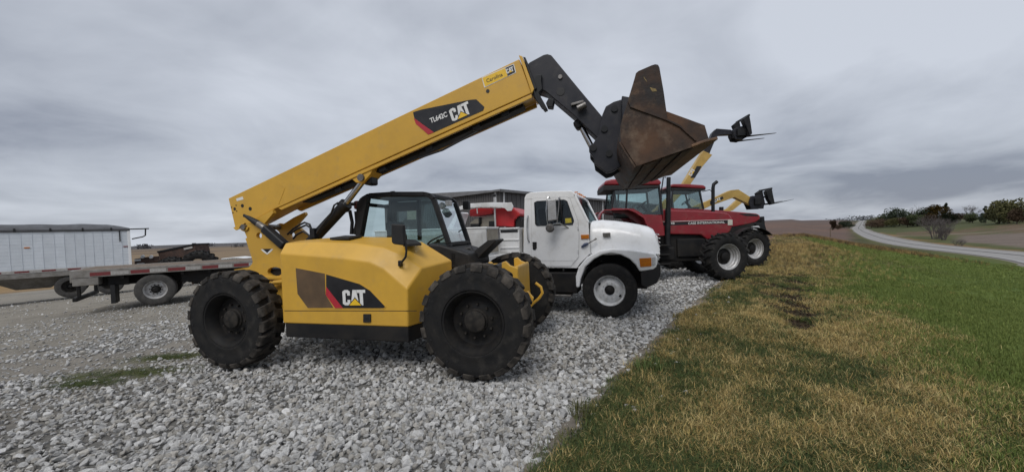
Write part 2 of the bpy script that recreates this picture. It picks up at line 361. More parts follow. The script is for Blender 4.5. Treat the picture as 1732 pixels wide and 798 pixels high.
def road_dist(x, y):          # positive to the right of the road, negative on the near side
    P = np.stack([np.asarray(x, float).ravel(), np.asarray(y, float).ravel()], 1); best = np.full(len(P), 1e9)
    for a, b in zip(ROADW[:-1], ROADW[1:]):
        d = b - a; t = np.clip(((P - a) @ d) / (d @ d), 0, 1); v = P - a - t[:, None] * d; q = np.hypot(*v.T); sg = np.sign((P - a)[:, 0] * d[1] - (P - a)[:, 1] * d[0])
        best = np.where(q < np.abs(best), q * sg, best)
    return best.reshape(np.shape(x))
def mixc(a, b, t): t = np.clip(t, 0, 1)[..., None]; return a * (1 - t) + np.array(b) * t
def ground_colour(x, y):
    s, d = sd_(x, y); r = np.hypot(x, y); n = fbm(x, y, 5, 21, 4); nb = fbm(x, y, 60, 33, 3); nf = fbm(x, y, 0.8, 9, 3)
    az = np.degrees(np.arctan2(x, y))
    c = np.zeros(x.shape + (3,)); c[:] = (0.175, 0.155, 0.13)
    # open fields far to the left and ahead
    fld = mixc(np.broadcast_to(np.array((0.205, 0.150, 0.095)), c.shape), (0.130, 0.098, 0.072), sstep(0.42, 0.6, nb))
    fld = mixc(fld, (0.26, 0.17, 0.075), sstep(40, 70, r) * (1 - sstep(130, 220, r)) * 0.8)
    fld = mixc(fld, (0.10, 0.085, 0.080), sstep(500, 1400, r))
    k = sstep(26, 30, r + (nf - .5) * 3)[..., None]; c = c * (1 - k) + fld * k
    # right of the gravel: dry turf, then mown green lawn
    turf = mixc(np.broadcast_to(np.array((0.082, 0.074, 0.032)), c.shape), (0.045, 0.052, 0.020), sstep(0.40, 0.60, n))
    turf = mixc(turf, (0.030, 0.021, 0.014), soil_mask(x, y) * 1.4)
    lawn = mixc(np.broadcast_to(np.array((0.086, 0.118, 0.024)), c.shape), (0.064, 0.094, 0.018), sstep(0.4, 0.65, fbm(x, y, 9, 77, 3)))
    lw = sstep(2.0, 3.7, d + (n - .5) * 3.0 + (nf - .5) * 1.2) * (1 - sstep(60, 100, s))
    k = sstep(-.1, .25, d + (nf - .5) * .5)[..., None]; c = c * (1 - k) + turf * k
    k = lw[..., None]; c = c * (1 - k) + lawn * k
    # rough weedy margin, red-brown field ahead on the right
    k = (sstep(24, 30, s + (n - .5) * 8) * (1 - sstep(5, 9, d - 0.02 * s)) * sstep(-8, 0, d + 4))[..., None]
    c = c * (1 - k) + mixc(np.broadcast_to(np.array((0.18, 0.115, 0.050)), c.shape), (0.105, 0.062, 0.042), sstep(.42, .6, n)) * k
    k = (sstep(50, 62, s + (n - .5) * 10) * (x > 0))[..., None] * sstep(22, 24, az)[..., None] * (1 - sstep(41.6, 43.2, az + (n - .5) * .8))[..., None]
    c = c * (1 - k) + mixc(np.broadcast_to(np.array((0.140, 0.090, 0.070)), c.shape), (0.115, 0.080, 0.066), sstep(.4, .6, nb)) * k
    # across the road: verge, green meadow, bare tilled field, grassy rise
    rd = road_dist(x, y); beyond = (rd > 4.3) & (d > 12)
    c = np.where(beyond[..., None], mixc(np.broadcast_to(np.array((0.20, 0.125, 0.058)), c.shape), (0.075, 0.082, 0.030), sstep(4.5, 9, rd + (n - .5) * 9)), c)
    till = beyond * sstep(49.2, 50.6, az + (nb - .5) * 2) * sstep(11, 16, rd + (n - .5) * 6) * (1 - sstep(205, 222, r + (n - .5) * 14))
    c = mixc(c, np.array((0.150, 0.120, 0.100)), till)
    ring = beyond * sstep(208, 225, r + (n - .5) * 20) * (1 - sstep(275, 300, r + (n - .5) * 30)) * (az > 46)
    c = mixc(c, (0.115, 0.082, 0.052), ring * sstep(.30, .55, n))
    path = beyond * np.exp(-((r - 232 - 1.5 * (az - 52)) / 3.0) ** 2) * (az > 46)
    c = mixc(c, (0.20, 0.17, 0.13), path)
    c = mixc(c, (0.070, 0.078, 0.034), beyond * sstep(280, 310, r + (n - .5) * 20) * (1 - sstep(600, 700, r)))
    verge = (1 - sstep(4.4, 6.2, np.abs(rd))) * (rd < 0) * (d > 10)
    c = mixc(c, (0.095, 0.100, 0.035), verge * 0.6)
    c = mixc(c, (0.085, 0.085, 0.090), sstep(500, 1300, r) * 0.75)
    return c
def gmat(name, nscale=3.0, amt=0.35, bump=0.02, attr='zone'):
    m = bpy.data.materials.new(name); m.use_nodes = True; t = m.node_tree; b = t.nodes['Principled BSDF']
    at = t.nodes.new('ShaderNodeAttribute'); at.attribute_name = attr
    ge = t.nodes.new('ShaderNodeNewGeometry')
    def nz(sc, d):
        n = t.nodes.new('ShaderNodeTexNoise'); n.inputs['Scale'].default_value = sc; n.inputs['Detail'].default_value = d; n.inputs['Roughness'].default_value = 0.65
        t.links.new(ge.outputs['Position'], n.inputs['Vector']); return n.outputs[0]
    k = nmath('ADD', nmath('MULTIPLY', nz(nscale, 8), 0.6, t), nmath('MULTIPLY', nz(nscale * 0.06, 6), 0.4, t), t)
    mr = t.nodes.new('ShaderNodeMapRange'); t.links.new(k, mr.inputs[0]); mr.inputs[1].default_value = 0.3; mr.inputs[2].default_value = 0.7; mr.inputs[3].default_value = 1 - amt; mr.inputs[4].default_value = 1 + amt
    vm = t.nodes.new('ShaderNodeVectorMath'); vm.operation = 'SCALE'; t.links.new(at.outputs['Color'], vm.inputs[0]); t.links.new(mr.outputs[0], vm.inputs['Scale'])
    t.links.new(vm.outputs[0], b.inputs['Base Color']); b.inputs['Roughness'].default_value = 0.95; b.inputs['Specular IOR Level'].default_value = 0.15
    bp = t.nodes.new('ShaderNodeBump'); bp.inputs['Distance'].default_value = bump; bp.inputs['Strength'].default_value = 1.0
    t.links.new(nz(nscale * 4, 6), bp.inputs['Height']); t.links.new(bp.outputs[0], b.inputs['Normal'])
    return m
def grid_mesh(name, X, Y, Z, C, mt, wrap=False):
    n, m = X.shape; me = bpy.data.meshes.new(name)
    co = np.stack([X, Y, Z], -1).reshape(-1, 3)
    i = np.arange(n - 1)[:, None] * m; j = np.arange(m if wrap else m - 1)[None, :]; j2 = (j + 1) % m
    q = np.stack([i + j, i + j2, i + m + j2, i + m + j], -1).reshape(-1, 4)
    me.vertices.add(len(co)); me.vertices.foreach_set('co', co.ravel()); me.loops.add(q.size); me.loops.foreach_set('vertex_index', q.ravel().astype(np.int32))
    me.polygons.add(len(q)); me.polygons.foreach_set('loop_start', (np.arange(len(q)) * 4).astype(np.int32)); me.polygons.foreach_set('loop_total', np.full(len(q), 4, np.int32))
    me.polygons.foreach_set('use_smooth', [True] * len(q))
    a = me.attributes.new('zone', 'FLOAT_COLOR', 'POINT'); a.data.foreach_set('color', np.concatenate([C.reshape(-1, 3), np.ones((len(co), 1))], 1).ravel())
    me.update(); me.validate(); me.materials.append(mt); return me
az = np.concatenate([np.linspace(-72, 72, 760), np.linspace(72, 288, 120)[1:-1]])
rr = np.concatenate([[0.05], np.geomspace(0.6, 60, 190), np.geomspace(60, 3600, 120)[1:]])
A, RR = np.meshgrid(np.radians(az), rr); GX = RR * np.sin(A); GY = RR * np.cos(A)
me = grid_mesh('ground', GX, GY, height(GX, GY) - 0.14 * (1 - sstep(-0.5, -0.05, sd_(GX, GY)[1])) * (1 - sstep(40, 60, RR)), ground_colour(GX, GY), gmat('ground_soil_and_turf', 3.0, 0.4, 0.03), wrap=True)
tag(link('ground', me), kind='structure')
# gravel yard: compacted limestone, browner towards the back, with a few mossy spots
MOSS = [(hit(205, 628), .85, .22), (hit(290, 600), .6, .16), (hit(150, 645), .4, .12), (hit(420, 560), .3, .2)]
def moss_mask(x, y):
    m = np.zeros_like(x)
    for (c, rx, ry) in MOSS: m = np.maximum(m, np.exp(-(((x - c[0]) / rx) ** 2 + ((y - c[1]) / ry) ** 2)))
    return m
S, D = np.meshgrid(np.linspace(-24, 40, 340), -np.concatenate([np.linspace(0, 12, 130), np.geomspace(12, 62, 80)[1:]]))
X = 0.6 * S + 0.8 * D; Y = 2.7 + 0.8 * S - 0.6 * D
edge = (fbm(S * 0 + S, S * 0, 1.1, 41, 4) - 0.5) * 0.30 * np.exp(D / 0.8)
edge = edge + 0.20 * np.exp(-np.maximum(S, -2.0) / 2.5)
X = X + 0.8 * edge; Y = Y - 0.6 * edge
n = fbm(X, Y, 2.5, 3, 4); dirt = sstep(.35, .62, n) * sstep(4.0, 8.5, -X + .25 * Y) 
C = mixc(np.broadcast_to(np.array((0.165, 0.160, 0.150)), X.shape + (3,)), (0.245, 0.222, 0.190), dirt)
C = mixc(C, (0.245, 0.225, 0.190), sstep(8, 13, np.hypot(X, Y)) * .7 * sstep(2, 6, -X))
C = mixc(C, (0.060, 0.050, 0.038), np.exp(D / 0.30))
C = mixc(C, (0.075, 0.085, 0.028), moss_mask(X, Y) * sstep(.25, .5, fbm(X, Y, .3, 8, 3)) * 1.5)
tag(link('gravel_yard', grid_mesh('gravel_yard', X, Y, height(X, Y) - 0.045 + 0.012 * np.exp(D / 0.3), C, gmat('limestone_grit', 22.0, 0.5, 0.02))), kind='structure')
# road
def spline(P, n):
    P = np.vstack([2 * P[0] - P[1], P, 2 * P[-1] - P[-2]]); out = []
    for i in range(1, len(P) - 2):
        for k in range(n):
            t = k / n; a, b, c, d = P[i - 1], P[i], P[i + 1], P[i + 2]
            out.append(0.5 * ((2 * b) + (-a + c) * t + (2 * a - 5 * b + 4 * c - d) * t * t + (-a + 3 * b - 3 * c + d) * t ** 3))
    return np.array(out + [P[-2]])
RC = spline(ROADW, 10); T = np.gradient(RC, axis=0); T /= np.linalg.norm(T, axis=1)[:, None]; Nn = np.stack([T[:, 1], -T[:, 0]], 1)
def strip(o0, o1, dz, k=2):
    off = np.linspace(o0, o1, k)[None, :]
    X = RC[:, 0:1] + Nn[:, 0:1] * off; Y = RC[:, 1:2] + Nn[:, 1:2] * off
    zb = np.max(np.stack([height(RC[:, 0] + Nn[:, 0] * o, RC[:, 1] + Nn[:, 1] * o) for o in (-4.6, -2, 0, 2, 4.6)]), 0)[:, None]
    return X, Y, zb + dz - 0.012 * np.abs(off)
def road_obj(name, o0, o1, dz, col, mt, k=2):
    X, Y, Z = strip(o0, o1, dz, k); C = np.broadcast_to(np.array(col), X.shape + (3,)); return link(name, grid_mesh(name, X, Y, Z, C, mt))
rm = gmat('road_concrete', 1.5, 0.12, 0.003)
tag(road_obj('road_shoulder', -5.2, 5.2, 0.04, (0.20, 0.185, 0.165), gmat('shoulder_gravel', 6, .3, .01), 5), kind='structure')
tag(road_obj('road', -3.5, 3.5, 0.09, (0.27, 0.262, 0.255), rm, 7), kind='structure')
tag(road_obj('road_marking', -0.16, 0.16, 0.115, (0.06, 0.06, 0.062), rm), kind='structure')
tag(road_obj('road_marking', 3.2, 3.32, 0.115, (0.5, 0.5, 0.48), rm), kind='structure')
tag(road_obj('road_marking', -3.32, -3.2, 0.115, (0.5, 0.5, 0.48), rm), kind='structure')
# ------------------------------------------------------------------ wheels
def lug_mesh(mb, R, W, depth, n, skew, span, wid, wrap):
    """tread blocks: a cross-section in (y, radius) swept over a small angle, alternating left and right"""
    Rb = R - depth
    for side in (-1, 1):
        for k in range(n):
            a0 = 2 * math.pi * (k + (0.5 if side > 0 else 0)) / n
            w = 2 * math.pi / n * wid * (1 + random.uniform(-.06, .06)); dz = random.uniform(-.003, .003)
            prof = [(span[0] * W / 2, Rb - .01), (span[0] * W / 2, R + dz), (0.80 * W / 2, R + dz), (0.99 * W / 2, R - .02), (1.05 * W / 2, R - wrap), (0.96 * W / 2, R - wrap), (0.93 * W / 2, Rb - .02)]
            secs = []
            for t in (0, 1):
                sec = []
                for (y, r) in prof:
                    shrink = 0.86 if r > Rb + .3 * depth and y < .9 * W / 2 else 1.0
                    a = a0 + skew * (1 - abs(y) / (W / 2)) + (t - .5) * w * shrink
                    sec.append((r * math.cos(a), side * y, r * math.sin(a)))
                secs.append(sec)
            mb.loft(secs)
_wm = {}
def wheel_meshes(kind):
    if kind in _wm: return _wm[kind]
    d = {}
    if kind == 'solid':
        R, W, rim = .68, .37, .375; Rb = R - .046
        d['tyre'] = MB().lathe([(rim, -.158), (rim + .012, -.176), (rim + .035, -.180), (rim + .05, -.174), (.52, -.180), (.60, -.184), (Rb - .005, -.170), (Rb, -.145), (Rb, .145), (Rb - .005, .170), (.5, .182), (rim, .158)], 64, closed=True).mesh('tyre', M['tyre'])
        mb = MB(); lug_mesh(mb, R, W, .046, 20, .11, (-.14, 1), .70, .080); d['tread'] = mb.mesh('tread', M['lug'], bevel=.007, seg=1, smooth=30)
        d['hole'] = MB().cyl((.575, -.1865, 0), (.575, -.17, 0), .011, 8).mesh('sidewall_hole', M['hose'])
        d['wheel'] = MB().lathe([(0.0, -.035), (.15, -.035), (.20, -.02), (.25, .0), (.30, -.01), (.315, -.10), (.34, -.135), (.357, -.168), (.377, -.171), (.377, .168), (.31, .16), (.29, .04), (0.0, .03)], 48).mesh('wheel', M['hub'])
        d['hub'] = MB().lathe([(0, -.10), (.11, -.10), (.125, -.09), (.13, -.06), (.145, -.05), (.15, -.03)], 32).mesh('hub', M['hub_dust'])
        d['bolt'] = MB().cyl((.20, -.055, 0), (.20, -.015, 0), .014, 6).mesh('bolt', M['hub_dust']); d['nb'] = 10
    elif kind == 'truck':
        R, W, rim = .52, .28, .29
        d['tyre'] = MB().lathe([(rim, -.11), (rim + .02, -.13), (.38, -.142), (.46, -.140), (.50, -.128), (R, -.115), (R, -.075), (R - .012, -.07), (R - .012, -.06), (R, -.055), (R, -.01), (R - .012, -.005), (R - .012, .005), (R, .01), (R, .055), (R - .012, .06), (R - .012, .07), (R, .075), (R, .115), (.5, .128), (.38, .142), (rim, .11)], 56, closed=True).mesh('tyre', M['tyre'])
        d['wheel'] = MB().lathe([(.09, -.03), (.10, -.05), (.16, -.055), (.19, -.045), (.235, .01), (.262, .02), (.268, -.06), (.285, -.10), (.296, -.118), (.304, -.116), (.304, .11), (.27, .1), (.26, .04), (.08, .0)], 48).mesh('wheel', M['wheel_white'])
        d['hub'] = MB().lathe([(0, -.115), (.05, -.115), (.066, -.105), (.07, -.06), (.092, -.055), (.095, 0.0)], 24).mesh('hub', M['hub'])
        d['bolt'] = MB().cyl((.142, -.075, 0), (.142, -.045, 0), .014, 6).mesh('bolt', M['wheel_white']); d['nb'] = 10
        mb = MB()
        for k in range(2):
            a = R_(150) + k * math.pi; mb.lathe([(0, -.008), (.026, -.008), (.026, .03)], 14, (.218 * math.cos(a), -.018, .218 * math.sin(a)))
        d['hand_hole'] = mb.mesh('hand_hole', M['hose'])
    elif kind == 'trailer':
        R, W, rim = .50, .27, .285
        d['tyre'] = MB().lathe([(rim, -.11), (rim + .02, -.13), (.38, -.138), (.455, -.135), (.485, -.122), (R, -.105), (R, .105), (.485, .122), (.38, .138), (rim, .11)], 48, closed=True).mesh('tyre', mat('greyed_tyre', (0.040, 0.038, 0.036), (0.075, 0.070, 0.064), 7, .8))
        d['wheel'] = MB().lathe([(0, .03), (.16, .03), (.20, .02), (.24, .03), (.25, -.05), (.275, -.10), (.288, -.118), (.30, -.116), (.30, .11), (.24, .09), (0, .06)], 40).mesh('wheel', M['rimw'])
        d['hub'] = MB().lathe([(0, -.10), (.055, -.10), (.075, -.08), (.085, .0), (.12, .02), (.12, .035)], 24).mesh('hub', M['hub'])
        d['bolt'] = MB().cyl((.145, -.02, 0), (.145, .04, 0), .018, 6).mesh('bolt', M['hub']); d['nb'] = 10
    elif kind in ('tractor_front', 'tractor_rear'):
        R, W, rim = (.74, .46, .40) if kind == 'tractor_front' else (.94, .54, .50); Rb = R - .05; h = W / 2
        d['tyre'] = MB().lathe([(rim, -h * .82), (rim + .03, -h * .95), (rim + .12, -h * 1.02), (Rb - .10, -h), (Rb - .03, -h * .9), (Rb, -h * .6), (Rb + .005, 0), (Rb, h * .6), (Rb - .03, h * .9), (Rb - .10, h), (rim + .1, h * 1.02), (rim, h * .82)], 56, closed=True).mesh('tyre', M['tyre'])
        mb = MB(); lug_mesh(mb, R, W, .055, 20, .20, (-.10, 1), .30, .10); d['tread'] = mb.mesh('tread', M['tyre'], bevel=.005, seg=1)
        q = rim / .40
        d['wheel'] = MB().lathe([(.10 * q, .07), (.24 * q, .07), (.25 * q, .05), (.255 * q, .02), (.30 * q, .0), (.315 * q, -.04), (.345 * q, -.06), (.355 * q, -h * .5), (.385 * q, -h * .6), (.392 * q, -h * .82), (.412 * q, -h * .84), (.412 * q, h * .8), (.36 * q, h * .7), (.24 * q, .1)], 48).mesh('wheel', M['rimw'])
        d['hub'] = MB().lathe([(0, -.09), (.10, -.09), (.14, -.07), (.15, .0), (.22 * q, .02), (.255 * q, .05), (.255 * q, .08)], 32).mesh('hub', M['hub'])
        d['bolt'] = MB().cyl((.20 * q, -.01, 0), (.20 * q, .05, 0), .016, 6).mesh('bolt', M['hub_dust']); d['nb'] = 8
    _wm[kind] = d; return d
def wheel(kind, parent, loc, left=False, steer=0.0, rot=None, bolts=True):
    d = wheel_meshes(kind); w = link('wheel', d['wheel'], parent, loc, (0, 0, (math.pi if left else 0) + steer))
    a = random.uniform(0, 6.28) if rot is None else rot
    for k in ('tyre', 'tread', 'hub', 'hand_hole'):
        if k in d: link(k, d[k], w, rot=(0, a, 0))
    if 'hole' in d and parent is HOLED:
        for i in range(22): link('sidewall_hole', d['hole'], w, loc=(0, 0, 0), rot=(0, a + 2 * math.pi * i / 22, 0)).scale = (1.025, 1, 1.025) if i % 2 else (.975, 1, .975)
    if bolts:
        for i in range(d['nb']): link('bolt', d['bolt'], w, rot=(0, a + 2 * math.pi * i / d['nb'], 0))
    return w

# ------------------------------------------------------------------ telehandler in front
TR = Rig(-0.203, 5.424, -13.5)
T = thing('telehandler', TR, 'yellow telehandler with raised boom carrying a rusty bucket, nearest machine on the gravel', 'telehandler', 'telehandlers parked in the row')
HOLED = T
def th_base(T, TR):
    for (x, y, z, lf) in ((0, -1.03, .672, 0), (-3.60, -1.03, .61, 0), (0, 1.03, .672, 1), (-3.60, 1.03, .61, 1)): wheel('solid', T, (x, y, z), bool(lf))
    # axles and chassis
    m = MB(); m.cyl((0, -.9, .64), (0, .9, .64), .11, 16); m.box((0, 0, .64), (.36, .46, .36)); m.build('front_axle', M['skirt'], T, .02)
    m = MB(); m.cyl((-3.60, -.9, .61), (-3.60, .9, .61), .11, 16); m.box((-3.60, 0, .61), (.36, .46, .36)); m.build('rear_axle', M['skirt'], T, .02)
    MB().prism([(-3.95, .62), (-2.6, .45), (-.5, .45), (.20, .56), (.32, .72), (.32, .96), (.2, 1.08), (-2.8, 1.10), (-3.95, 1.02)], -.38, .38).build('chassis', M['yellow'], T, .015)
    MB().bx(-2.6, -.62, -.34, .40, .30, .449).build('belly_pan', M['skirt'], T, .02)
    # engine housing on the right-hand side
    Y0 = -1.10
    Spx = [(473, 428), (535, 433), (581, 437), (624, 443), (648, 454), (689, 489)]
    Tpx = [(483, 411), (535, 409), (600, 411), (650, 418), (675, 428), (714, 453)]
    Ipx = [(504, 407), (560, 402), (610, 400), (664, 401), (715, 409), (765, 440)]
    S = [TR.P(a, b, Y0) for a, b in Spx]; Tt = [TR.P(a, b, y) for (a, b), y in zip(Tpx, (-.95, -.95, -.95, -.94, -.93, -.88))]
    I = [TR.P(a, b, -.34) for a, b in Ipx]
    zb = .575; xr = S[0][0]
    vs = S + Tt + I
    b0 = len(vs); vs += [(xr, Y0, zb), (S[-1][0] - .015, Y0, zb), (I[-1][0] - .03, -.34, zb), (I[0][0], -.34, zb), (xr + .0, -.34 - .5, zb)]
    f = [(b0, b0 + 1, 5, 4, 3, 2, 1, 0)]
    for i in range(5): f += [(i, i + 1, 7 + i, 6 + i), (6 + i, 7 + i, 13 + i, 12 + i)]
    f += [(b0 + 1, b0 + 2, 17, 11, 5), (b0 + 3, b0, 0, 6, 12), (b0, b0 + 3, b0 + 2, b0 + 1), (12, 13, 14, 15, 16, 17, b0 + 2, b0 + 3)]
    hood = MB().add(vs[:b0 + 4], f).build('engine_hood', M['yellow'], T, .022, 3, 40)
    xf = S[-1][0] - .02
    MB().add([(xr + .02, Y0 + .012, .385), (xf, Y0 + .012, .385), (I[-1][0] - .05, -.36, .385), (xr + .02, -.36, .385), (xr + .02, Y0 + .012, zb + .004), (xf, Y0 + .012, zb + .004), (I[-1][0] - .05, -.36, zb + .004), (xr + .02, -.36, zb + .004)],
             [(0, 1, 2, 3), (4, 7, 6, 5), (0, 4, 5, 1), (1, 5, 6, 2), (2, 6, 7, 3), (3, 7, 4, 0)]).build('side_skirt', M['skirt'], T, .015)
    P = lambda q: (440 + q[0] / 3.8, 390 + q[1] / 3.8)
    def panel(name, pts, y, mt, th=.003, parent=hood, bev=0): return MB().prism(TR.poly([P(q) for q in pts], y), y, y + th).build(name, mt, parent, bev, smooth=0)
    panel('grille_frame', [(222, 234), (418, 270), (640, 334), (712, 378), (812, 488), (795, 503), (303, 503), (234, 408)], Y0 - .004, M['yellow'], .006)
    panel('grille', [(228, 240), (415, 276), (419, 410), (470, 495), (306, 496), (240, 405)], Y0 - .007, M['grille'])
    panel('decal', [(424, 281), (638, 343), (706, 386), (803, 488), (792, 497), (533, 497), (424, 360)], Y0 - .007, M['decal'])
    panel('stripe', [(424, 360), (532, 497), (482, 497), (421, 412)], Y0 - .0085, M['red_ink'])
    panel('seam', [(155, 512), (1005, 513), (1005, 517), (155, 516)], Y0 - .002, M['dark_ink'], .003)
    panel('latch', [(661, 536), (709, 536), (709, 589), (661, 589)], Y0 - .016, M['plastic'], .017, bev=.004)
    panel('latch_button', [(672, 556), (692, 556), (692, 570), (672, 570)], Y0 - .020, M['hose'], .005)
    cat_logo(TR, P((533, 479)), P((680, 479)), 98 / 3.8, Y0 - .009, hood, M['white_ink'], M['yellow_ink'], M['decal'])
    # vents lying on the hood top
    a = TR.P(690, 406, -.5); b = TR.P(712, 411, -.5)
    def topquad(name, pix, y0, y1, mt, th=.006):
        lo = [TR.P(px, py, yy) for (px, py), yy in zip(pix, (y0, y0, y1, y1))]
        MB().add(lo + [(q[0], q[1], q[2] + th) for q in lo], [(0, 1, 2, 3), (4, 7, 6, 5), (0, 4, 5, 1), (1, 5, 6, 2), (2, 6, 7, 3), (3, 7, 4, 0)]).build(name, mt, hood)
    topquad('top_vent', [(558, 405.5), (590, 405), (612, 401.5), (584, 401.5)], -.78, -.46, M['plastic'], .03)
    topquad('top_vent', [(682, 417), (713, 415), (703, 409), (686, 408)], -.80, -.50, M['plastic'], .03)
    # right mirror on its arm
    q = lambda x, y, yl=-1.08: TR.P(580 + x / 4.99, 310 + y / 4.99, yl)
    MB().tube([q(490, 690, -1.02), q(500, 660), q(530, 620), q(536, 570), q(528, 500)], .014, 8).build('mirror_arm', M['black'], T)
    mm = MB().prism([(a[0], a[2]) for a in (q(420, 342), q(520, 350), q(530, 525), q(437, 512), q(423, 495))], -1.12, -1.05).build('mirror', M['plastic'], T, .02, 3)
    MB().box(q(485, 675, -1.01), (.05, .05, .075)).build('mirror_foot', M['black'], T, .012)
    # cab on the left-hand side
    c = lambda x, y, yl: TR.P(580 + x / 4.99, 310 + y / 4.99, yl)
    n0, n1 = .20, 1.08
    prof = [(146, 442), (152, 175), (170, 135), (225, 104), (420, 92), (690, 92), (735, 104), (768, 135), (895, 512)]
    pn = [(c(a, b, n0)[0], c(a, b, n0)[2]) for a, b in prof]
    low = TR.p(606, 440, n0)[1] - .45
    for yy, nm in ((n0, 'cab_frame'), (n1, 'cab_frame')):
        path = [(x, yy, z) for x, z in pn]; path = [(path[0][0], yy, low)] + path + [(path[-1][0] + .12, yy, low + .1)]
        mb = MB()
        for a, b in zip(path[:-1], path[1:]): mb.bar(a, b, .075, .075, (0, 1, 0))
        mb.build(nm, M['black'], T, .012)
    for i in (1, 3, 4, 5, 6, 8):
        MB().bar((pn[i][0], n0, pn[i][1]), (pn[i][0], n1, pn[i][1]), .06, .06, (1, 0, 0)).build('cab_crossbar', M['black'], T, .01)
    MB().prism([(pn[2][0] + .02, pn[2][1] + .02), (pn[3][0], pn[3][1] + .035), (pn[5][0], pn[5][1] + .035), (pn[6][0], pn[6][1] + .01), (pn[6][0], pn[6][1] - .02), (pn[3][0], pn[3][1] - .02)], n0 - .02, n1 + .02).build('cab_roof', M['black'], T, .012)
    gp = [(x, z) for x, z in pn[1:]] + [(pn[-1][0] + .02, low + .45), (pn[0][0], low + .45)]
    MB().prism(gp, n0 + .01, n0 + .018).build('side_window', M['glass'], T, smooth=0)
    MB().prism(gp, n1 - .018, n1 - .01).build('side_window', M['glass'], T, smooth=0)
    a, b = pn[7], pn[8]
    MB().add([(a[0], n0 + .04, a[1]), (b[0], n0 + .04, b[1]), (b[0], n1 - .04, b[1]), (a[0], n1 - .04, a[1])], [(0, 1, 2, 3)]).build('windscreen', M['glass'], T, smooth=0)
    # darker rear part of the cab interior, door post, far window frame, seat and wheel
    MB().bar(c(640, 120, n1 - .04), c(648, 480, n1 - .04), .05, .09, (0, 1, 0)).build('door_post', M['plastic'], T, .01)
    MB().prism([(pn[1][0] + .03, low), (pn[1][0] + .03, pn[2][1]), (pn[3][0] + .42, pn[3][1] - .06), (pn[3][0] + .42, c(0, 262, n1)[2]), (pn[3][0] - .02, c(0, 262, n1)[2]), (pn[3][0] - .02, low)], n1 - .06, n1 - .03).build('rear_quarter', M['plastic'], T)
    MB().bar(c(402, 150, n1 - .05), c(402, 480, n1 - .05), .05, .07, (0, 1, 0)).build('door_post', M['plastic'], T, .01)
    sx, sz = pn[3][0] + .45, low + .45
    mb = MB(); mb.box((sx, .64, sz), (.48, .48, .12)); mb.box((sx - .22, .64, sz + .32), (.13, .46, .62), Matrix.Rotation(-.18, 3, 'Y')); mb.build('seat', M['seat'], T, .04, 3)
    sw = Vector((sx + .52, .64, sz + .30)); ax = Vector((-.45, 0, .9)).normalized(); u = Vector((0, 1, 0)); v2 = ax.cross(u)
    mb = MB(); mb.tube([sw + (u * math.cos(t) + v2 * math.sin(t)) * .18 for t in np.linspace(0, 2 * math.pi, 20)], .014, 6, False); mb.tube([sw, sw - ax * .45], .025, 8); mb.build('steering_wheel', M['plastic'], T)
    MB().prism(TR.poly([(689, 357), (704, 356), (704, 371), (689, 371.5)], n0 + .03), n0 + .022, n0 + .026).build('window_notice', M['paper'], T, smooth=0)
    mb = MB(); mb.tube([TR.P(*p_, .6) for p_ in ((660, 328), (661, 324.5), (667, 324), (669, 328))], .012, 6); mb.build('lifting_eye', M['black'], T)
    # cowl in front of the cab, front fender blade, grab handle, work lamp
    cw = lambda x, y, yl: TR.p(720 + x / 4.99, 300 + y / 4.99, yl)
    MB().prism([cw(20, 555, .15), cw(130, 565, .15), cw(215, 590, .15), cw(380, 640, .15), cw(395, 760, .15), cw(215, 770, .15), cw(60, 660, .15)], .10, 1.08).build('cowl', M['plastic'], T, .04, 3)
    mb = MB()
    for k in range(6): mb.box((cw(232, 640 + k * 16, .1)[0], .095, cw(232, 640 + k * 16, .1)[1]), (.06, .012, .010))
    mb.build('cowl_louvre', M['hose'], T)
    MB().tube([TR.P(777, 428, .5), TR.P(783, 421, .5), TR.P(796, 420, .5), TR.P(802, 430, .5)], .035, 8).build('hose_loop', M['hose'], T)
    MB().prism([cw(300, 745, .75), cw(330, 690, .75), cw(420, 640, .75), cw(570, 525, .75), cw(630, 518, .75), cw(637, 530, .75), cw(520, 640, .75), cw(440, 735, .75)], .45, .95).build('fender_blade', M['plastic'], T, .012)
    MB().tube([(*cw(278, 450, .98)[:1], .98, cw(278, 450, .98)[1]), (cw(300, 440, 1.0)[0], 1.0, cw(300, 440, 1.0)[1])] , .012, 6).build('grab_handle', M['black'], T)
    MB().tube([(cw(a, b, .98)[0], .98, cw(a, b, .98)[1]) for a, b in ((345, 435), (280, 445), (285, 490), (318, 575), (365, 560))], .011, 6).build('grab_handle', M['black'], T)
    MB().box((cw(345, 235, 1.05)[0], 1.05, cw(345, 235, 1.05)[1]), (.11, .14, .15)).build('work_lamp', M['black'], T, .02)
    MB().box((cw(195, 218, .6)[0], .6, cw(195, 218, .6)[1]), (.09, .12, .09)).build('work_lamp', M['lens'], T, .015)
    # front frame ahead of the axle with tie-down eye
    fr = lambda x, y, yl: TR.p(700 + x / 3.07, 400 + y / 3.07, yl)
    MB().prism([fr(205, 180, -.30), fr(230, 165, -.30), fr(385, 160, -.30), fr(400, 172, -.30), fr(400, 260, -.30), fr(205, 260, -.30)], -.36, .36).build('front_deck', M['yellow'], T, .012)
    a = [fr(470, 178, -.40), fr(510, 166, -.40), fr(535, 152, -.40), fr(542, 160, -.40), fr(548, 300, -.40), fr(556, 385, -.40), fr(470, 330, -.40)]
    MB().prism(a, -.40, .36).build('front_frame', M['yellow'], T, .02)
    for yl in (-.42, .30):
        MB().prism([fr(455, 135, -.42), fr(475, 128, -.42), fr(498, 150, -.42), fr(540, 165, -.42), fr(540, 240, -.42), fr(460, 260, -.42)], yl, yl + .06).build('boom_rest_ear', M['yellow'], T, .01)
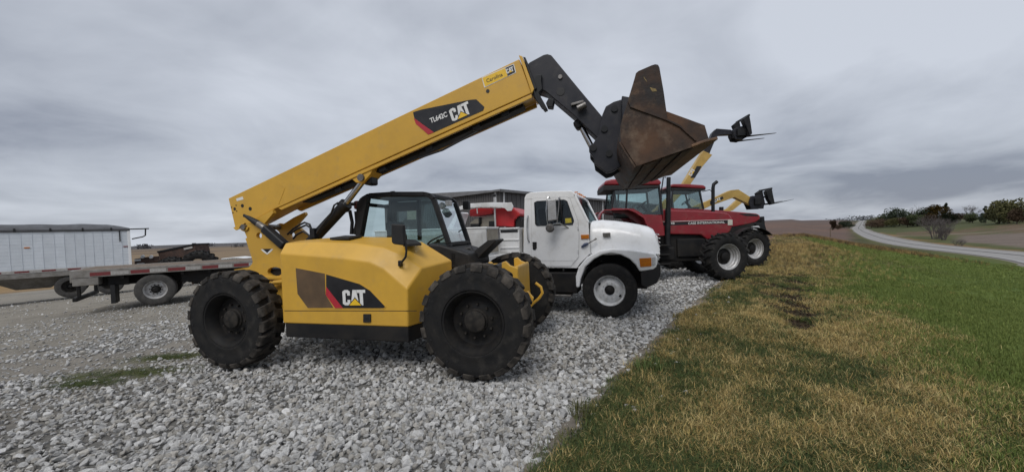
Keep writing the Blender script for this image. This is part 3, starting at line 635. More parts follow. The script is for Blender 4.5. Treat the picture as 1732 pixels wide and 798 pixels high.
    MB().prism([fr(383, 140, -.2), fr(393, 130, -.2), fr(404, 140, -.2), fr(404, 190, -.2), fr(383, 190, -.2)], -.22, -.12).build('boom_rest_ear', M['yellow'], T, .008)
    MB().cyl((fr(430, 165, -.2)[0], -.30, fr(430, 165, -.2)[1]), (fr(430, 165, -.2)[0], .35, fr(430, 165, -.2)[1]), .06, 14).build('cross_pin', M['black'], T)
    for yl in (.34,):
        MB().tube([(fr(*q, .34)[0], yl, fr(*q, .34)[1]) for q in ((632, 240), (660, 262), (668, 292), (650, 320), (620, 345), (595, 372))], .022, 8).build('tie_down_eye', M['yellow'], T)
    MB().prism([fr(560, 290, -.1), fr(592, 282, -.1), fr(622, 318, -.1), fr(614, 345, -.1), fr(562, 372, -.1)], -.12, -.06).build('tow_lug', M['yellow'], T, .008)
    # rear upright that carries the boom pivot: two plates with holes
    rp = lambda x, y, yl=-.36: TR.p(370 + x / 4.69, 310 + y / 4.69, yl)
    def circ(cx, cy, rx, ry, n=14): return [rp(cx + rx * math.cos(2 * math.pi * k / n), cy + ry * math.sin(2 * math.pi * k / n)) for k in range(n)]
    out = [rp(*q) for q in ((182, 352), (190, 322), (215, 312), (245, 318), (330, 262), (425, 215), (432, 235), (362, 318), (372, 345), (520, 480), (560, 520), (560, 830), (330, 830), (300, 770), (240, 745), (130, 712), (122, 684), (240, 664), (262, 640), (270, 620), (252, 560), (222, 470), (212, 440), (224, 430), (205, 385), (190, 375))]
    for y0 in (-.36, .30):
        MB().prism(out, y0, y0 + .06, [circ(320, 415, 23, 25), circ(445, 700, 60, 37)]).build('boom_upright', M['yellow'], T, smooth=0)
    MB().prism([rp(300, 680), rp(560, 680), rp(560, 760), rp(330, 800)], -.299, .299).build('upright_floor', M['skirt'], T)
    MB().prism([rp(262, 735), rp(560, 735), rp(560, 760), rp(262, 760)], -.40, -.361).build('upright_rib', M['yellow'], T, .008)
    MB().prism([rp(180, 352)] + circ(210, 347, 34, 34)[:12], -.385, -.361).build('pivot_boss', M['yellow'], T, .006)
    a = rp(210, 347); MB().cyl((a[0], -.41, a[1]), (a[0], .40, a[1]), .045, 18).build('pivot_pin', M['steel'], T)
    MB().add(on_plane([(0, 1), (1, 1), (.78, .45), (.5, 0), (.22, .45)], rp(335, 565), (rp(435, 560)[0] - rp(335, 565)[0], .0), .085, -.3615), [(0, 1, 2, 3, 4)]).build('decal', M['white_ink'], T, smooth=0)
    MB().add(on_plane([(0, 1), (1, 1), (.5, 0)], rp(350, 552), (rp(420, 552)[0] - rp(350, 552)[0], .0), .065, -.363), [(0, 1, 2)]).build('decal', M['decal'], T, smooth=0)
    # fender hook by the rear wheel
    MB().tube([(rp(*q)[0], -.45, rp(*q)[1]) for q in ((445, 830), (455, 800), (480, 780), (560, 772))], .035, 8).build('rear_bracket', M['yellow'], T)
th_base(T, TR)
BASE_PARTS = list(T.children)
# ---- boom with its decals
BY = -.22
bp = lambda x, y, yl=BY: TR.p(x, y, yl)
boom_out = [bp(386, 335.5), bp(878, 100), bp(899.5, 157.5), bp(600, 292), bp(475, 349), bp(463, 354), bp(415, 380), bp(398, 387)]
boom = MB().prism(boom_out, BY, .22).build('boom', M['yellow'], T, .012, 2)
bd = Vector(bp(878, 100)) - Vector(bp(386, 335.5)); bd.normalize(); bn = Vector((-bd.y, bd.x))
def along(x, y, du, dn): a = Vector(bp(x, y)); q = a + bd * du + bn * dn; return (q.x, q.y)
# under-boom hose tray, side flanges and clamps
for yy in (-.215, .17): MB().prism([bp(470, 352), bp(899, 159), along(899, 159, -.01, -.05), along(470, 352, .05, -.05)], yy, yy + .045).build('boom_flange', M['yellow'], T, .005)
MB().prism([along(500, 338, 0, .02), along(880, 168, 0, .02), along(880, 168, 0, -.06), along(835, 188, 0, -.075), along(560, 311, 0, -.07), along(500, 338, 0, -.04)], -.10, .10).build('hose_tray', M['skirt'], T, .015)
for px, py in ((640, 280), (720, 244), (800, 207), (850, 184), (565, 315)):
    a = along(px, py, 0, -.05); MB().box((a[0], -.13, a[1]), (.12, .05, .07), Matrix.Rotation(-math.atan2(bd.y, bd.x), 3, 'Y')).build('hose_clamp', M['black'], T, .01)
a = along(800, 206, 0, -.13); b = along(740, 234, 0, -.17); c_ = along(700, 252, 0, -.13)
MB().tube([(a[0], -.15, a[1]), (b[0], -.17, b[1]), (c_[0], -.15, c_[1])], .014, 6).build('hose', M['hose'], T)
pl = lambda name, pts, y, mt, th=.003: MB().prism([bp(600 + a / 2.66, 60 + b / 2.66, y) for a, b in pts], y, y + th).build(name, mt, boom, smooth=0)
pl('decal', [(262, 346), (300, 334), (520, 290), (546, 288), (583, 322), (578, 338), (356, 436), (268, 372)], BY - .004, M['decal'])
pl('stripe', [(266, 372), (356, 436), (330, 446), (274, 397)], BY - .0055, M['red_ink'])
P2 = lambda a, b: (600 + a / 2.66, 60 + b / 2.66)
cat_logo(TR, P2(440, 389), P2(526, 350), 58 / 2.66, BY - .006, boom, M['white_ink'], M['yellow_ink'], M['decal'])
lettering('TL642C', TR, P2(342, 396), P2(418, 365), 24 / 2.66, BY - .006, M['white_ink'], boom, .03)
pl('sign_plate', [(571, 190), (716, 128), (726, 168), (583, 236)], BY - .003, M['white_ink'])
pl('sign_field', [(574, 192), (676, 148), (688, 184), (586, 231)], BY - .005, M['yellow_ink'])
pl('sign_field', [(678, 147), (713, 132), (722, 166), (688, 183)], BY - .005, M['decal'])
lettering('Carolina', TR, P2(595, 214), P2(667, 183), 17 / 2.66, BY - .0065, M['dark_ink'], boom, .01)
cat_logo(TR, P2(685, 174), P2(717, 160), 22 / 2.66, BY - .0065, boom, M['white_ink'], M['yellow_ink'], None)
rp = lambda x, y, yl=BY: TR.p(370 + x / 4.69, 310 + y / 4.69, yl)
mb = MB()
for (x, y, r) in ((127, 203, 12), (188, 178, 14), (250, 202, 15), (203, 256, 13)): a = rp(x, y); mb.cyl((a[0], BY - .004, a[1]), (a[0], BY + .02, a[1]), r / 4.69 * .0098, 14)
for (x, y) in ((102, 190), (138, 175), (143, 220), (113, 233)): a = rp(x, y); mb.cyl((a[0], BY - .004, a[1]), (a[0], BY + .02, a[1]), .011, 8)
a = bp(825, 154.5); mb.cyl((a[0], BY - .004, a[1]), (a[0], BY + .02, a[1]), .026, 14)
tag(mb.build('bolt_hole', M['hose'], boom), kind='stuff')
MB().prism([rp(138, 122), rp(190, 105), rp(197, 128), rp(145, 142)], BY - .003, BY).build('sticker', M['white_ink'], boom, smooth=0)
MB().prism([rp(482, 2), rp(526, 38), rp(478, 165), rp(470, 165), rp(516, 40), rp(478, 8)], BY - .004, BY).build('weld_seam', M['yellow'], boom, smooth=0)
MB().prism([rp(120, 352), rp(135, 345), rp(230, 318), rp(438, 208), rp(440, 212), rp(240, 330), rp(140, 372)], BY - .012, BY + .01).build('weld_seam', M['yellow'], boom)
# boom mouth collar
MB().prism([bp(878, 95), bp(884, 97), bp(904, 152), bp(900, 160)], -.25, .25).build('boom_collar', M['yellow'], T, .006)
MB().prism([bp(885, 97), bp(889, 98), bp(908, 150), bp(904, 153)], -.235, .235).build('wear_pad', M['black'], T, .005)
# black nose of the inner boom
NY = -.15
nq = lambda x, y, yl=NY: TR.p(860 + x / 3.625, 80 + y / 3.625, yl)
nose = MB().prism([nq(100, 120), nq(130, 92), nq(215, 46), nq(238, 41), nq(262, 48), nq(290, 82), nq(430, 252), nq(575, 425), nq(560, 570), nq(400, 418), nq(290, 325), nq(225, 270), nq(200, 262), nq(130, 240)], NY, .15).build('boom_nose', M['nose'], T, .012)
mb = MB()
a = nq(320, 272); mb.cyl((a[0], NY - .006, a[1]), (a[0], NY + .02, a[1]), .055, 18)
mb.build('nose_hole', M['hose'], nose)
a = nq(318, 184); MB().cyl((a[0], NY - .02, a[1]), (a[0], NY + .02, a[1]), .028, 14).build('nose_pin', M['steel'], nose)
MB().bar((nq(385, 358)[0], NY - .03, nq(385, 358)[1]), (nq(462, 338)[0], NY - .03, nq(462, 338)[1]), .04, .03).build('pin_keeper', M['steel'], nose, .004)
a = nq(448, 375); MB().cyl((a[0] - .05, NY - .07, a[1] - .02), (a[0] + .06, NY - .07, a[1] + .02), .04, 14).build('tilt_pin', M['steel'], nose)
# hose guide under the boom mouth
MB().prism([nq(150, 220), nq(180, 180), nq(208, 178), nq(205, 215), nq(212, 265), nq(190, 290), nq(242, 385), nq(222, 395), nq(150, 300)], NY - .06, NY + .05).build('hose_guide', M['black'], T, .008)
MB().prism([nq(232, 350), nq(248, 320), nq(282, 325), nq(272, 375), nq(240, 372)], NY - .05, NY + .08).build('hose_guide', M['black'], T, .008)
MB().tube([(nq(155, 260)[0], NY - .07, nq(155, 260)[1]), (nq(178, 330)[0], NY - .08, nq(178, 330)[1]), (nq(215, 388)[0], NY - .07, nq(215, 388)[1])], .012, 6).build('hose', M['hose'], T)
# tilt cylinder and coupler
MB().bar((nq(415, 430)[0], 0, nq(415, 430)[1]), (nq(447, 478)[0], 0, nq(447, 478)[1]), .14, .14, (0, 1, 0)).build('tilt_cylinder', M['black'], T, .03)
MB().cyl((nq(435, 455)[0], 0, nq(435, 455)[1]), (nq(515, 610)[0], 0, nq(515, 610)[1]), .038, 16).build('tilt_rod', M['chrome'], T)
cp = [nq(q[0], q[1], -.27) for q in ((548, 545), (562, 470), (575, 415), (597, 362), (645, 334), (705, 316), (745, 330), (740, 700), (700, 725), (640, 762), (602, 772), (528, 718), (520, 672), (494, 640), (494, 605), (520, 588))]
for yy in (-.27, .21): MB().prism(cp, yy, yy + .06).build('coupler_plate', M['nose'], T, .01)
MB().prism([nq(q[0], q[1], -.2) for q in ((690, 330), (745, 340), (745, 690), (690, 700))], -.40, .40).build('coupler_back', M['nose'], T, .012)
for (x, y) in ((588, 502), (617, 652), (650, 378), (520, 618)):
    a = nq(x, y, -.27); MB().cyl((a[0], -.29, a[1]), (a[0], .29, a[1]), .042, 16).build('coupler_pin', M['black'], T)
# lift cylinder, compensating cylinder, hoses
lc = lambda x, y, yl=-.12: TR.P(360 + x / 2.85, 240 + y / 2.85, yl)
MB().cyl(lc(470, 485), lc(640, 302), .085, 20).build('lift_cylinder', M['black'], T, .012)
MB().cyl(lc(625, 318), lc(645, 297), .10, 20).build('cylinder_gland', M['black'], T, .01)
MB().cyl(lc(630, 312), lc(722, 190), .048, 18).build('lift_rod', M['chrome'], T)
MB().prism([(q[0], q[2]) for q in (lc(665, 165), lc(690, 150), lc(800, 100), lc(775, 160), lc(735, 205), lc(705, 200))], -.20, .08).build('rod_bracket', M['yellow'], T, .012)
a = lc(713, 172, -.22); MB().cyl((a[0], -.235, a[2]), (a[0], .12, a[2]), .055, 18).build('rod_pin', M['steel'], T)
MB().box(lc(762, 188, -.05), (.14, .2, .14)).build('valve_block', M['black'], T, .03)
cq = lambda x, y, yl=-.41: TR.P(370 + x / 4.69, 310 + y / 4.69, yl)
MB().tube([cq(205, 256), cq(240, 275), cq(300, 312), cq(330, 332)], [.02, .035, .05, .045], 12).build('compensating_rod', M['black'], T)
MB().cyl(cq(315, 322), cq(385, 368), .05, 14).build('rod_gland', M['steel'], T)
MB().bar(cq(365, 355), cq(530, 500), .13, .135, (0, 1, 0)).build('compensating_cylinder', M['black'], T, .03, 3)
for k, (a, b, c_, e_) in enumerate((((545, 405), (640, 330), (720, 325), (745, 385)), ((570, 400), (660, 345), (725, 350), (748, 400)), ((590, 440), (640, 395), (700, 400), (735, 430)))):
    MB().tube([cq(*q, -.1 - .05 * k) for q in (a, ((a[0] + b[0]) / 2, (a[1] + b[1]) / 2 - 8), b, ((b[0] + c_[0]) / 2, min(b[1], c_[1]) - 14), c_, e_, (745, 470))], .016, 8).build('hose', M['hose'], T)
MB().tube([lc(500, 440, -.24), lc(570, 345, -.24), lc(585, 305, -.24), lc(605, 292, -.2)], .014, 8).build('hose', M['hose'], T)
for (a, b) in (((660, 330), (668, 445)), ((690, 335), (682, 445)), ((650, 300), (690, 300))): MB().tube([lc(*a, .1), lc((a[0] + b[0]) / 2 + 8, (a[1] + b[1]) / 2, .1), lc(*b, .1)], .028, 8).build('hose', M['hose'], T)
MB().prism([TR.p(*q, .1) for q in ((606, 345), (612, 335), (624, 333), (612, 400), (604, 400))], .05, .17).build('cab_rear_guard', M['plastic'], T, .01)
MB().box(lc(700, 305, .15), (.10, .12, .14)).build('beacon', mat('dull_red_lens', (.10, .02, .015), None, 9, .4), T, .03)
MB().box(lc(488, 440, -.2), (.09, .1, .16)).build('valve_block', M['black'], T, .01)
# ---- the bucket
bk = lambda x, y, yl=-1.22: TR.p(990 + x / 3.325, 90 + y / 3.325, yl)
B = thing('loader_bucket', TR, 'rusty brown steel bucket hanging on the black coupler of the nearest telehandler', 'bucket')
side = [bk(240, 270), bk(215, 345), bk(197, 410), bk(200, 500), bk(288, 637), bk(640, 516), bk(697, 490), bk(672, 405), bk(455, 326)]
wing = [bk(238, 272), bk(275, 150), bk(284, 116), bk(298, 104), bk(372, 72), bk(392, 66), bk(408, 69), bk(416, 84), bk(440, 220), bk(462, 378), bk(440, 372), bk(250, 300)]
for y0, y1, wy in ((-1.22, -1.195, -1.235), (1.195, 1.22, 1.22)):
    MB().prism(side, y0, y1).build('side_plate', M['rust'], B, .004)
    MB().prism(wing, wy, wy + .015).build('spill_wing', M['rust_dark'], B, .004)
    MB().prism([bk(252, 296), bk(460, 372), bk(535, 408), bk(625, 492), bk(617, 496), bk(528, 416), bk(455, 381), bk(250, 306)], wy - .001, wy + .016).build('edge_bar', M['rust_dark'], B, .003)
shell = [bk(*q) for q in ((262, 190), (242, 272), (205, 380), (198, 450), (204, 505), (240, 570), (286, 632), (640, 512), (690, 490))]
def thick(path, t):
    out = []
    for i, q in enumerate(path):
        a = Vector(path[max(i - 1, 0)]); b = Vector(path[min(i + 1, len(path) - 1)]); d = (b - a).normalized(); out.append((q[0] - d.y * t, q[1] + d.x * t))
    return list(path) + out[::-1]
MB().prism(thick(shell, .022), -1.194, 1.194).build('shell', M['rust_dark'], B, .004, 1)
MB().prism(thick([bk(600, 530), bk(680, 500), bk(746, 486)], .028), -1.225, 1.225).build('cutting_edge', M['lip'], B, .006)
for a, b in (((330, 622), (400, 598)), ((440, 584), (520, 557)), ((550, 547), (610, 526))):
    q0, q1 = bk(*a), bk(*b); MB().prism([q0, q1, (q1[0], q1[1] - .012), (q0[0], q0[1] - .012)], -1.19, 1.19).build('wear_strip', M['rust'], B, .003)
MB().prism(thick([bk(198, 500), bk(232, 560), bk(286, 640)], -.02), -1.24, -1.0).build('heel_plate', M['rust'], B, .004)
mb = MB()
for q in ((318, 130), (330, 150)): pass
MB().prism([bk(325, 135), bk(345, 160), bk(346, 168), bk(332, 150)], -1.237, -1.234).build('paint_scrape', M['scrape'], B, smooth=0)
MB().prism([bk(362, 196), bk(395, 205), bk(402, 218), bk(375, 220)], -1.237, -1.234).build('paint_scrape', M['scrape'], B, smooth=0)
# ------------------------------------------------------------------ white truck
KR = Rig(2.211, 8.211, -19.0)
K = thing('service_truck', KR, 'white conventional truck with short hood and service body, between the telehandler and the tractors', 'truck')
kq = lambda x, y, yl=-1.0: KR.p(860 + x / 3.47, 310 + y / 3.47, yl)
KQ = lambda x, y, yl=-1.0: KR.P(860 + x / 3.47, 310 + y / 3.47, yl)
for (x, y, lf) in ((0, -.98, 0), (0, .98, 1), (-4.3, -.98, 0), (-4.3, -.66, 0), (-4.3, .98, 1), (-4.3, .66, 1)): wheel('truck', K, (x, y, .515), bool(lf), rot=0.0)
m = MB(); m.bx(-5.6, .75, -.45, -.36, .55, .80); m.bx(-5.6, .75, .36, .45, .55, .80); m.bx(-.2, .7, -.35, .35, .45, 1.2); m.cyl((0, -.85, .50), (0, .85, .50), .06, 12); m.cyl((-4.3, -.85, .5), (-4.3, .85, .5), .09, 12); m.build('chassis', M['skirt'], K)
cab_o = [kq(95, 85), kq(104, 66), kq(128, 56), kq(370, 47), kq(386, 60), kq(440, 178), kq(468, 226), kq(480, 410), kq(420, 470), kq(400, 497), kq(240, 491), kq(92, 488), kq(88, 420)]
win = [kq(152, 112), kq(168, 104), kq(328, 95), kq(346, 104), kq(386, 220), kq(378, 244), kq(168, 250), kq(158, 240)]
for y0 in (-1.0, .97): MB().prism(cab_o, y0, y0 + .03, [win]).build('cab_side', M['white'], K, smooth=0)
win2 = [(x * .985 + kq(268, 175)[0] * .015, z * .97 + kq(268, 175)[1] * .03) for x, z in win]
door = [kq(136, 96), kq(150, 88), kq(340, 80), kq(362, 90), kq(408, 222), kq(414, 300), kq(412, 432), kq(366, 486), kq(142, 486), kq(136, 470)]
dr = MB().prism(door, -1.012, -1.001, [win2]).build('door', M['white'], K, smooth=0)
def seam(path, y, w_, parent, mt=None, t=.004):
    mb = MB()
    for a, b in zip(path[:-1], path[1:]): mb.bar((a[0], y, a[1]), (b[0], y, b[1]), t, w_, (0, 1, 0))
    return mb.build('seam', mt or M['dark_ink'], parent)
seam(door + door[:1], -1.0025, .014, dr)
for (x_, y_) in ((408, 262), (408, 400)): q = kq(x_, y_); MB().box((q[0], -1.016, q[1]), (.03, .02, .07)).build('hinge', M['white_d'], dr, .005)
seam([kq(142, 452), kq(395, 452)], -1.0135, .006, dr, M['white_d'])
seam(win2 + win2[:1], -1.012, .022, dr, M['hose'], .012)
MB().prism(win, -.992, -.988).build('door_window', M['glass_d'], K, smooth=0)
MB().prism(win, .984, .988).build('door_window', M['glass_d'], K, smooth=0)
MB().bar(KQ(300, 92, -1.0), KQ(322, 246, -1.0), .03, .025, (0, 1, 0)).build('window_divider', M['hose'], K)
MB().prism([kq(96, 92), kq(104, 66), kq(128, 54), kq(250, 46), kq(370, 45), kq(392, 62), kq(396, 78), kq(380, 84), kq(96, 96)], -1.005, 1.005).build('cab_roof', M['white'], K, .05, 3)
a, b = kq(95, 90), kq(88, 420)
MB().add([(a[0], -.99, a[1]), (b[0], -.99, b[1] - .25), (b[0], .99, b[1] - .25), (a[0], .99, a[1]), (a[0] + .05, -.99, a[1]), (b[0] + .05, -.99, b[1] - .25), (b[0] + .05, .99, b[1] - .25), (a[0] + .05, .99, a[1])], [(0, 1, 2, 3), (4, 7, 6, 5), (0, 4, 5, 1), (1, 5, 6, 2), (2, 6, 7, 3), (3, 7, 4, 0)]).build('cab_back', M['white'], K, .02)
MB().bx(kq(88, 420)[0], kq(470, 300)[0], -.96, .96, kq(300, 488)[1], kq(300, 488)[1] + .05).build('cab_floor', M['skirt'], K)
a, b = kq(388, 72), kq(466, 224)
MB().add([(a[0], -.94, a[1]), (b[0], -.94, b[1]), (b[0] + .06, 0, b[1]), (b[0], .94, b[1]), (a[0], .94, a[1]), (a[0] + .05, 0, a[1])], [(0, 1, 2, 5), (5, 2, 3, 4)]).build('windscreen', M['glass_d'], K, smooth=60)
for yy in (-.97, .97): MB().bar((a[0] - .02, yy, a[1] + .04), (b[0], yy, b[1] - .02), .06, .07, (0, 1, 0)).build('windscreen_pillar', M['white'], K, .02)
for yy in (-.6, -.25, 0, .25, .6): MB().box((a[0] - .03, yy, kq(380, 45)[1] + .01), (.07, .05, .022)).build('marker_lamp', M['amber'], K, .008)
MB().prism([(b[0] - .35, b[1] - .25), (b[0] - .30, b[1] - .03), (b[0] + .02, b[1] - .02), (b[0] + .02, b[1] - .6), (b[0] - .25, b[1] - .6)], -.93, .93).build('dashboard', M['plastic'], K, .03)
for yy in (-.5, .45):
    mb = MB(); x0 = kq(150, 200)[0] + .12; z0 = kq(150, 330)[1]; mb.box((x0 + .25, yy, z0 - .1), (.5, .5, .16)); mb.box((x0, yy, z0 + .28), (.14, .5, .75), Matrix.Rotation(-.12, 3, 'Y')); mb.build('seat', M['seat'], K, .05, 3)
sw = Vector((b[0] - .48, .45, b[1] - .08)); ax = Vector((-.5, 0, .86)); u = Vector((0, 1, 0)); v2 = ax.cross(u)
mb = MB(); mb.tube([sw + (u * math.cos(t) + v2 * math.sin(t)) * .21 for t in np.linspace(0, 2 * math.pi, 20)], .015, 6, False); mb.tube([sw, sw - ax * .3], .03, 8); mb.build('steering_wheel', M['plastic'], K)
# hood: lofted, fender over the wheel
st = [(460, 224), (540, 215), (620, 220), (700, 231), (770, 243), (820, 255), (850, 270), (868, 300)]
secs = []
for i, q in enumerate(st):
    x, zt = kq(*q, -.6); zl = 1.20; k = (1, 1, 1, 1, .99, .97, .94, .88)[i]; dz = zt - zl
    half = [(.0, zt + .01), (.30, zt + .008), (.52, zt - .01), (.68, zt - .05), (.80, zt - .12), (.87, zt - .24), (.91, zt - .42), (.94, zl)]
    secs.append([(x, -y * k, z) for y, z in half[::-1]] + [(x, y * k, z) for y, z in half[1:]])
x, zt = kq(880, 440, -.6); s0 = secs[-1]; secs.append([(x + .02, q[1] * .98, zl + (q[2] - zl) * .55) for q in s0])
hood = MB().loft(secs).build('hood', M['white'], K, 0, smooth=60)
f_out = [kq(q[0], q[1], -1.14) for q in ((396, 612), (394, 545), (412, 490), (460, 432), (530, 396), (610, 382), (700, 388), (780, 398), (862, 412), (878, 440), (872, 492), (850, 508), (770, 518), (745, 478), (710, 444), (660, 420), (600, 410), (550, 420), (500, 446), (452, 490), (424, 560), (416, 612))]
for y0, y1 in ((-1.14, -.60), (.60, 1.14)): MB().prism(f_out, y0, y1).build('fender', M['white'], K, .045, 3, 50)
MB().prism([kq(470, 380), kq(470, 470), kq(420, 560), kq(430, 600), kq(470, 620), kq(500, 480), kq(600, 432), kq(700, 470), kq(740, 540), kq(800, 560), kq(850, 500), kq(850, 400)], -.59, .59).build('wheel_well_shade', M['skirt'], K)  # black liner block under the hood, fills the arches to stand in for their shade
for i in range(7):
    zz = kq(880, 300 + i * 22, -.4)[1]; xx = kq(880, 300 + i * 22, -.6)[0] - .01 + (.0 if i else -.02)
    MB().box((xx + .03, 0, zz), (.03, 1.3 - .02 * i, .022)).build('grille_bar', M['chrome'], K, .006)
MB().prism([kq(862, 300, -.6), kq(876, 312, -.6), kq(884, 450, -.6), kq(866, 450, -.6)], -.68, .68).build('grille', M['white_d'], K, .02)
MB().prism([kq(774, 524, -1.12), kq(800, 512, -1.12), kq(884, 470, -1.12), kq(893, 480, -1.12), kq(892, 540, -1.12), kq(872, 585, -1.12), kq(806, 614, -1.12), kq(780, 596, -1.12)], -1.13, 1.13).build('bumper', M['plastic'], K, .04, 3)
for sy in (-1, 1):
    sg = lambda pts, nm, mt, th: MB().prism([kq(q[0], q[1], -1.145) for q in pts], min(sy * 1.12, sy * (1.145 + th)), max(sy * 1.12, sy * (1.145 + th))).build(nm, mt, K, .006)
    sg([(768, 440), (838, 436), (840, 486), (774, 491)], 'turn_signal', M['amber'], .012)
    sg([(843, 436), (862, 430), (864, 476), (845, 484)], 'headlamp', M['lens'], .010)
MB().prism([kq(425, 302), kq(473, 300), kq(474, 325), kq(427, 327)], -1.02, -1.0).build('side_marker', M['amber'], K, .005)
MB().prism([kq(553, 291, -.92), kq(597, 289, -.92), kq(598, 313, -.92), kq(556, 315, -.92)], -.935, -.86).build('badge', M['steel'], K, .004)
MB().tube([KQ(430, 374, -1.01), KQ(450, 360, -1.02), KQ(468, 352, -1.02)], [.02, .035, .02], 8).build('hood_latch', M['blue'], K)
MB().tube([KQ(465, 354, -1.0), KQ(500, 335, -1.0), KQ(516, 324, -.98)], [.010, .010, .022], 8).build('hood_strap', M['steel'], K)
seam([kq(475, 235), kq(478, 330), kq(480, 400), kq(500, 432)], -.985, .012, K)
MB().prism([kq(142, 344), kq(167, 344), kq(167, 380), kq(158, 392), kq(144, 388)], -1.022, -1.011).build('door_handle', M['plastic'], K, .004)
MB().tube([KQ(115, 190, -1.0), KQ(110, 205, -1.05), KQ(108, 260, -1.05), KQ(114, 330, -1.05), KQ(122, 345, -1.0)], .014, 8).build('grab_handle', M['chrome'], K)
mq = lambda x, y: KQ(x, y, -1.22)
mb = MB(); mb.prism([(q[0], q[2]) for q in (mq(230, 98), mq(278, 92), mq(284, 215), mq(234, 224))], -1.26, -1.19); mb.build('mirror', M['mirror'], K, .02, 3)
MB().tube([KQ(240, 78, -1.0), KQ(235, 80, -1.18), KQ(226, 92, -1.21), KQ(222, 160, -1.21), KQ(230, 245, -1.2), KQ(300, 235, -1.1), KQ(352, 262, -1.01)], .012, 8).build('mirror_bracket', M['chrome'], K)
MB().tube([KQ(300, 80, -1.0), KQ(296, 85, -1.18), KQ(292, 160, -1.21), KQ(284, 235, -1.2)], .012, 8).build('mirror_bracket', M['chrome'], K)
c = mq(243, 262); mb = MB(); mb.lathe([(0, -.035), (.06, -.03), (.088, 0), (.09, .02), (0, .03)], 24, c); mb.build('convex_mirror', M['steel'], K)
MB().prism([kq(333, 206, -.985), kq(368, 204, -.985), kq(372, 230, -.985), kq(336, 234, -.985)], -.998, -.993).build('window_sticker', M['sticker'], K, smooth=0)
for yy in (-.5, .35): MB().tube([KQ(470, 222, yy), (KQ(470, 222, yy)[0] - .06, yy + .2, KQ(470, 222, yy)[2] + .14), (KQ(470, 222, yy)[0] - .17, yy + .45, KQ(470, 222, yy)[2] + .36)], .010, 6).build('wiper', M['hose'], K)
MB().bx(-1.45, -.62, -.98, -.50, .42, .86).build('battery_box', M['skirt'], K, .04)
mb = MB(); mb.bx(-1.3, -.75, -1.05, -.8, .36, .40); mb.build('step', M['steel'], K, .01)
MB().cyl((-.95, -.78, .86), (-.95, -.78, .95), .03, 10).build('filler_cap', M['steel'], K)
# service body
def cabinet(y0, y1):
    b = MB().bx(-5.4, -2.52, y0, y1, 1.0, 1.80).build('tool_cabinet', M['white_d'], K, .012)
    yo = y0 if y0 < 0 else y1; s_ = -1 if y0 < 0 else 1
    for x0, x1 in ((-5.3, -4.5), (-4.45, -3.5), (-3.45, -2.62)): MB().bx(x0, x1, min(yo, yo + s_ * .012), max(yo, yo + s_ * .012), 1.06, 1.72).build('cabinet_door', M['white_d'], b, .004)
    MB().bx(-5.42, -2.50, y0 - .01, y1 + .01, 1.80, 1.835).build('cabinet_lid', M['white'], b, .008)
cabinet(-1.14, -.44); cabinet(.44, 1.14)
MB().bx(-2.519, -2.505, -1.10, -.48, 1.27, 1.78).build('cabinet_end', M['beige'], K)
MB().bx(-5.5, -1.72, -1.12, 1.12, .93, .995).build('deck', M['white_d'], K, .01)
MB().bx(-2.5, -1.72, -1.12, 1.12, .996, 1.22).build('front_step', M['white_d'], K, .012)
hb = MB().bx(-2.50, -2.02, -.40, .43, 1.221, 1.80).build('drawer_unit', M['white_d'], K, .01)
for z in (1.36, 1.54, 1.80): MB().bx(-2.49, -2.03, -.425, -.401, z - .02, z + .005).build('drawer_rail', M['white'], hb, .005)
MB().bx(-2.47, -2.05, -.41, -.401, 1.70, 1.755).build('drawer_slot', M['decal'], hb)
MB().bx(-2.0, -1.78, -.2, .9, 1.221, 1.78).build('rear_pack', M['beige'], K, .01)
# red machine and white crane arm on the bed
z4 = lambda x, y, yl: KR.p(770 + x / 7.25, 330 + y / 7.25, yl)
RM = thing('red_compressor', KR, 'red rounded machine housing mounted on the truck bed behind the white cab', 'compressor')
MB().prism([z4(528, 385, .25), z4(526, 175, .25), z4(580, 158, .25), z4(700, 150, .25), z4(760, 165, .25), z4(805, 205, .25), z4(830, 228, .25), z4(830, 255, .25), z4(800, 262, .25), z4(785, 290, .25), z4(760, 300, .25), z4(755, 388, .25)], .0, .85).build('housing', M['red_eq'], RM, .03, 3)
MB().prism([z4(762, 280, .25), z4(815, 262, .25), z4(828, 300, .25), z4(820, 390, .25), z4(765, 390, .25)], .08, .7).build('end_cap', M['plastic'], RM, .02)
MB().prism([z4(215, 262, .25), z4(215, 190, .25), z4(260, 155, .25), z4(490, 142, .25), z4(490, 235, .25), z4(300, 262, .25)], .05, .8).build('side_housing', M['red_eq'], RM, .02)
MB().prism([z4(180, 340, .1), z4(240, 290, .1), z4(460, 250, .1), z4(488, 262, .1), z4(490, 390, .1), z4(180, 392, .1)], .1, .5).build('frame', M['beige'], RM, .02)
for (x0, x1, y0, y1) in ((190, 300, 350, 392), (415, 485, 318, 392), (290, 315, 270, 350)): MB().prism([z4(x0, y0, .05), z4(x1, y0, .05), z4(x1, y1, .05), z4(x0, y1, .05)], .02, .14).build('engine_part', M['black'], RM, .012)
MB().prism([z4(500, 200, .1), z4(522, 200, .1), z4(526, 390, .1), z4(496, 390, .1)], .02, .3).build('dark_panel', M['black'], RM, .01)
CR = thing('service_crane', KR, 'white crane arm folded flat above the red machine on the truck bed', 'crane')
MB().prism([KR.p(*q, -.05) for q in ((742, 357), (772, 351.5), (798, 344.5), (835, 342.5), (860, 343), (865, 349), (860, 353), (842, 350.5), (800, 351.5), (772, 356.5), (746, 361))], -.15, -.07).build('arm', M['white_d'], CR, .005)
MB().prism([z4(600, 95, -.2), z4(690, 88, -.2), z4(712, 140, -.2), z4(690, 192, -.2), z4(640, 196, -.2), z4(604, 160, -.2)], -.20, -.171).build('pivot_plate', M['white_d'], CR, .01)
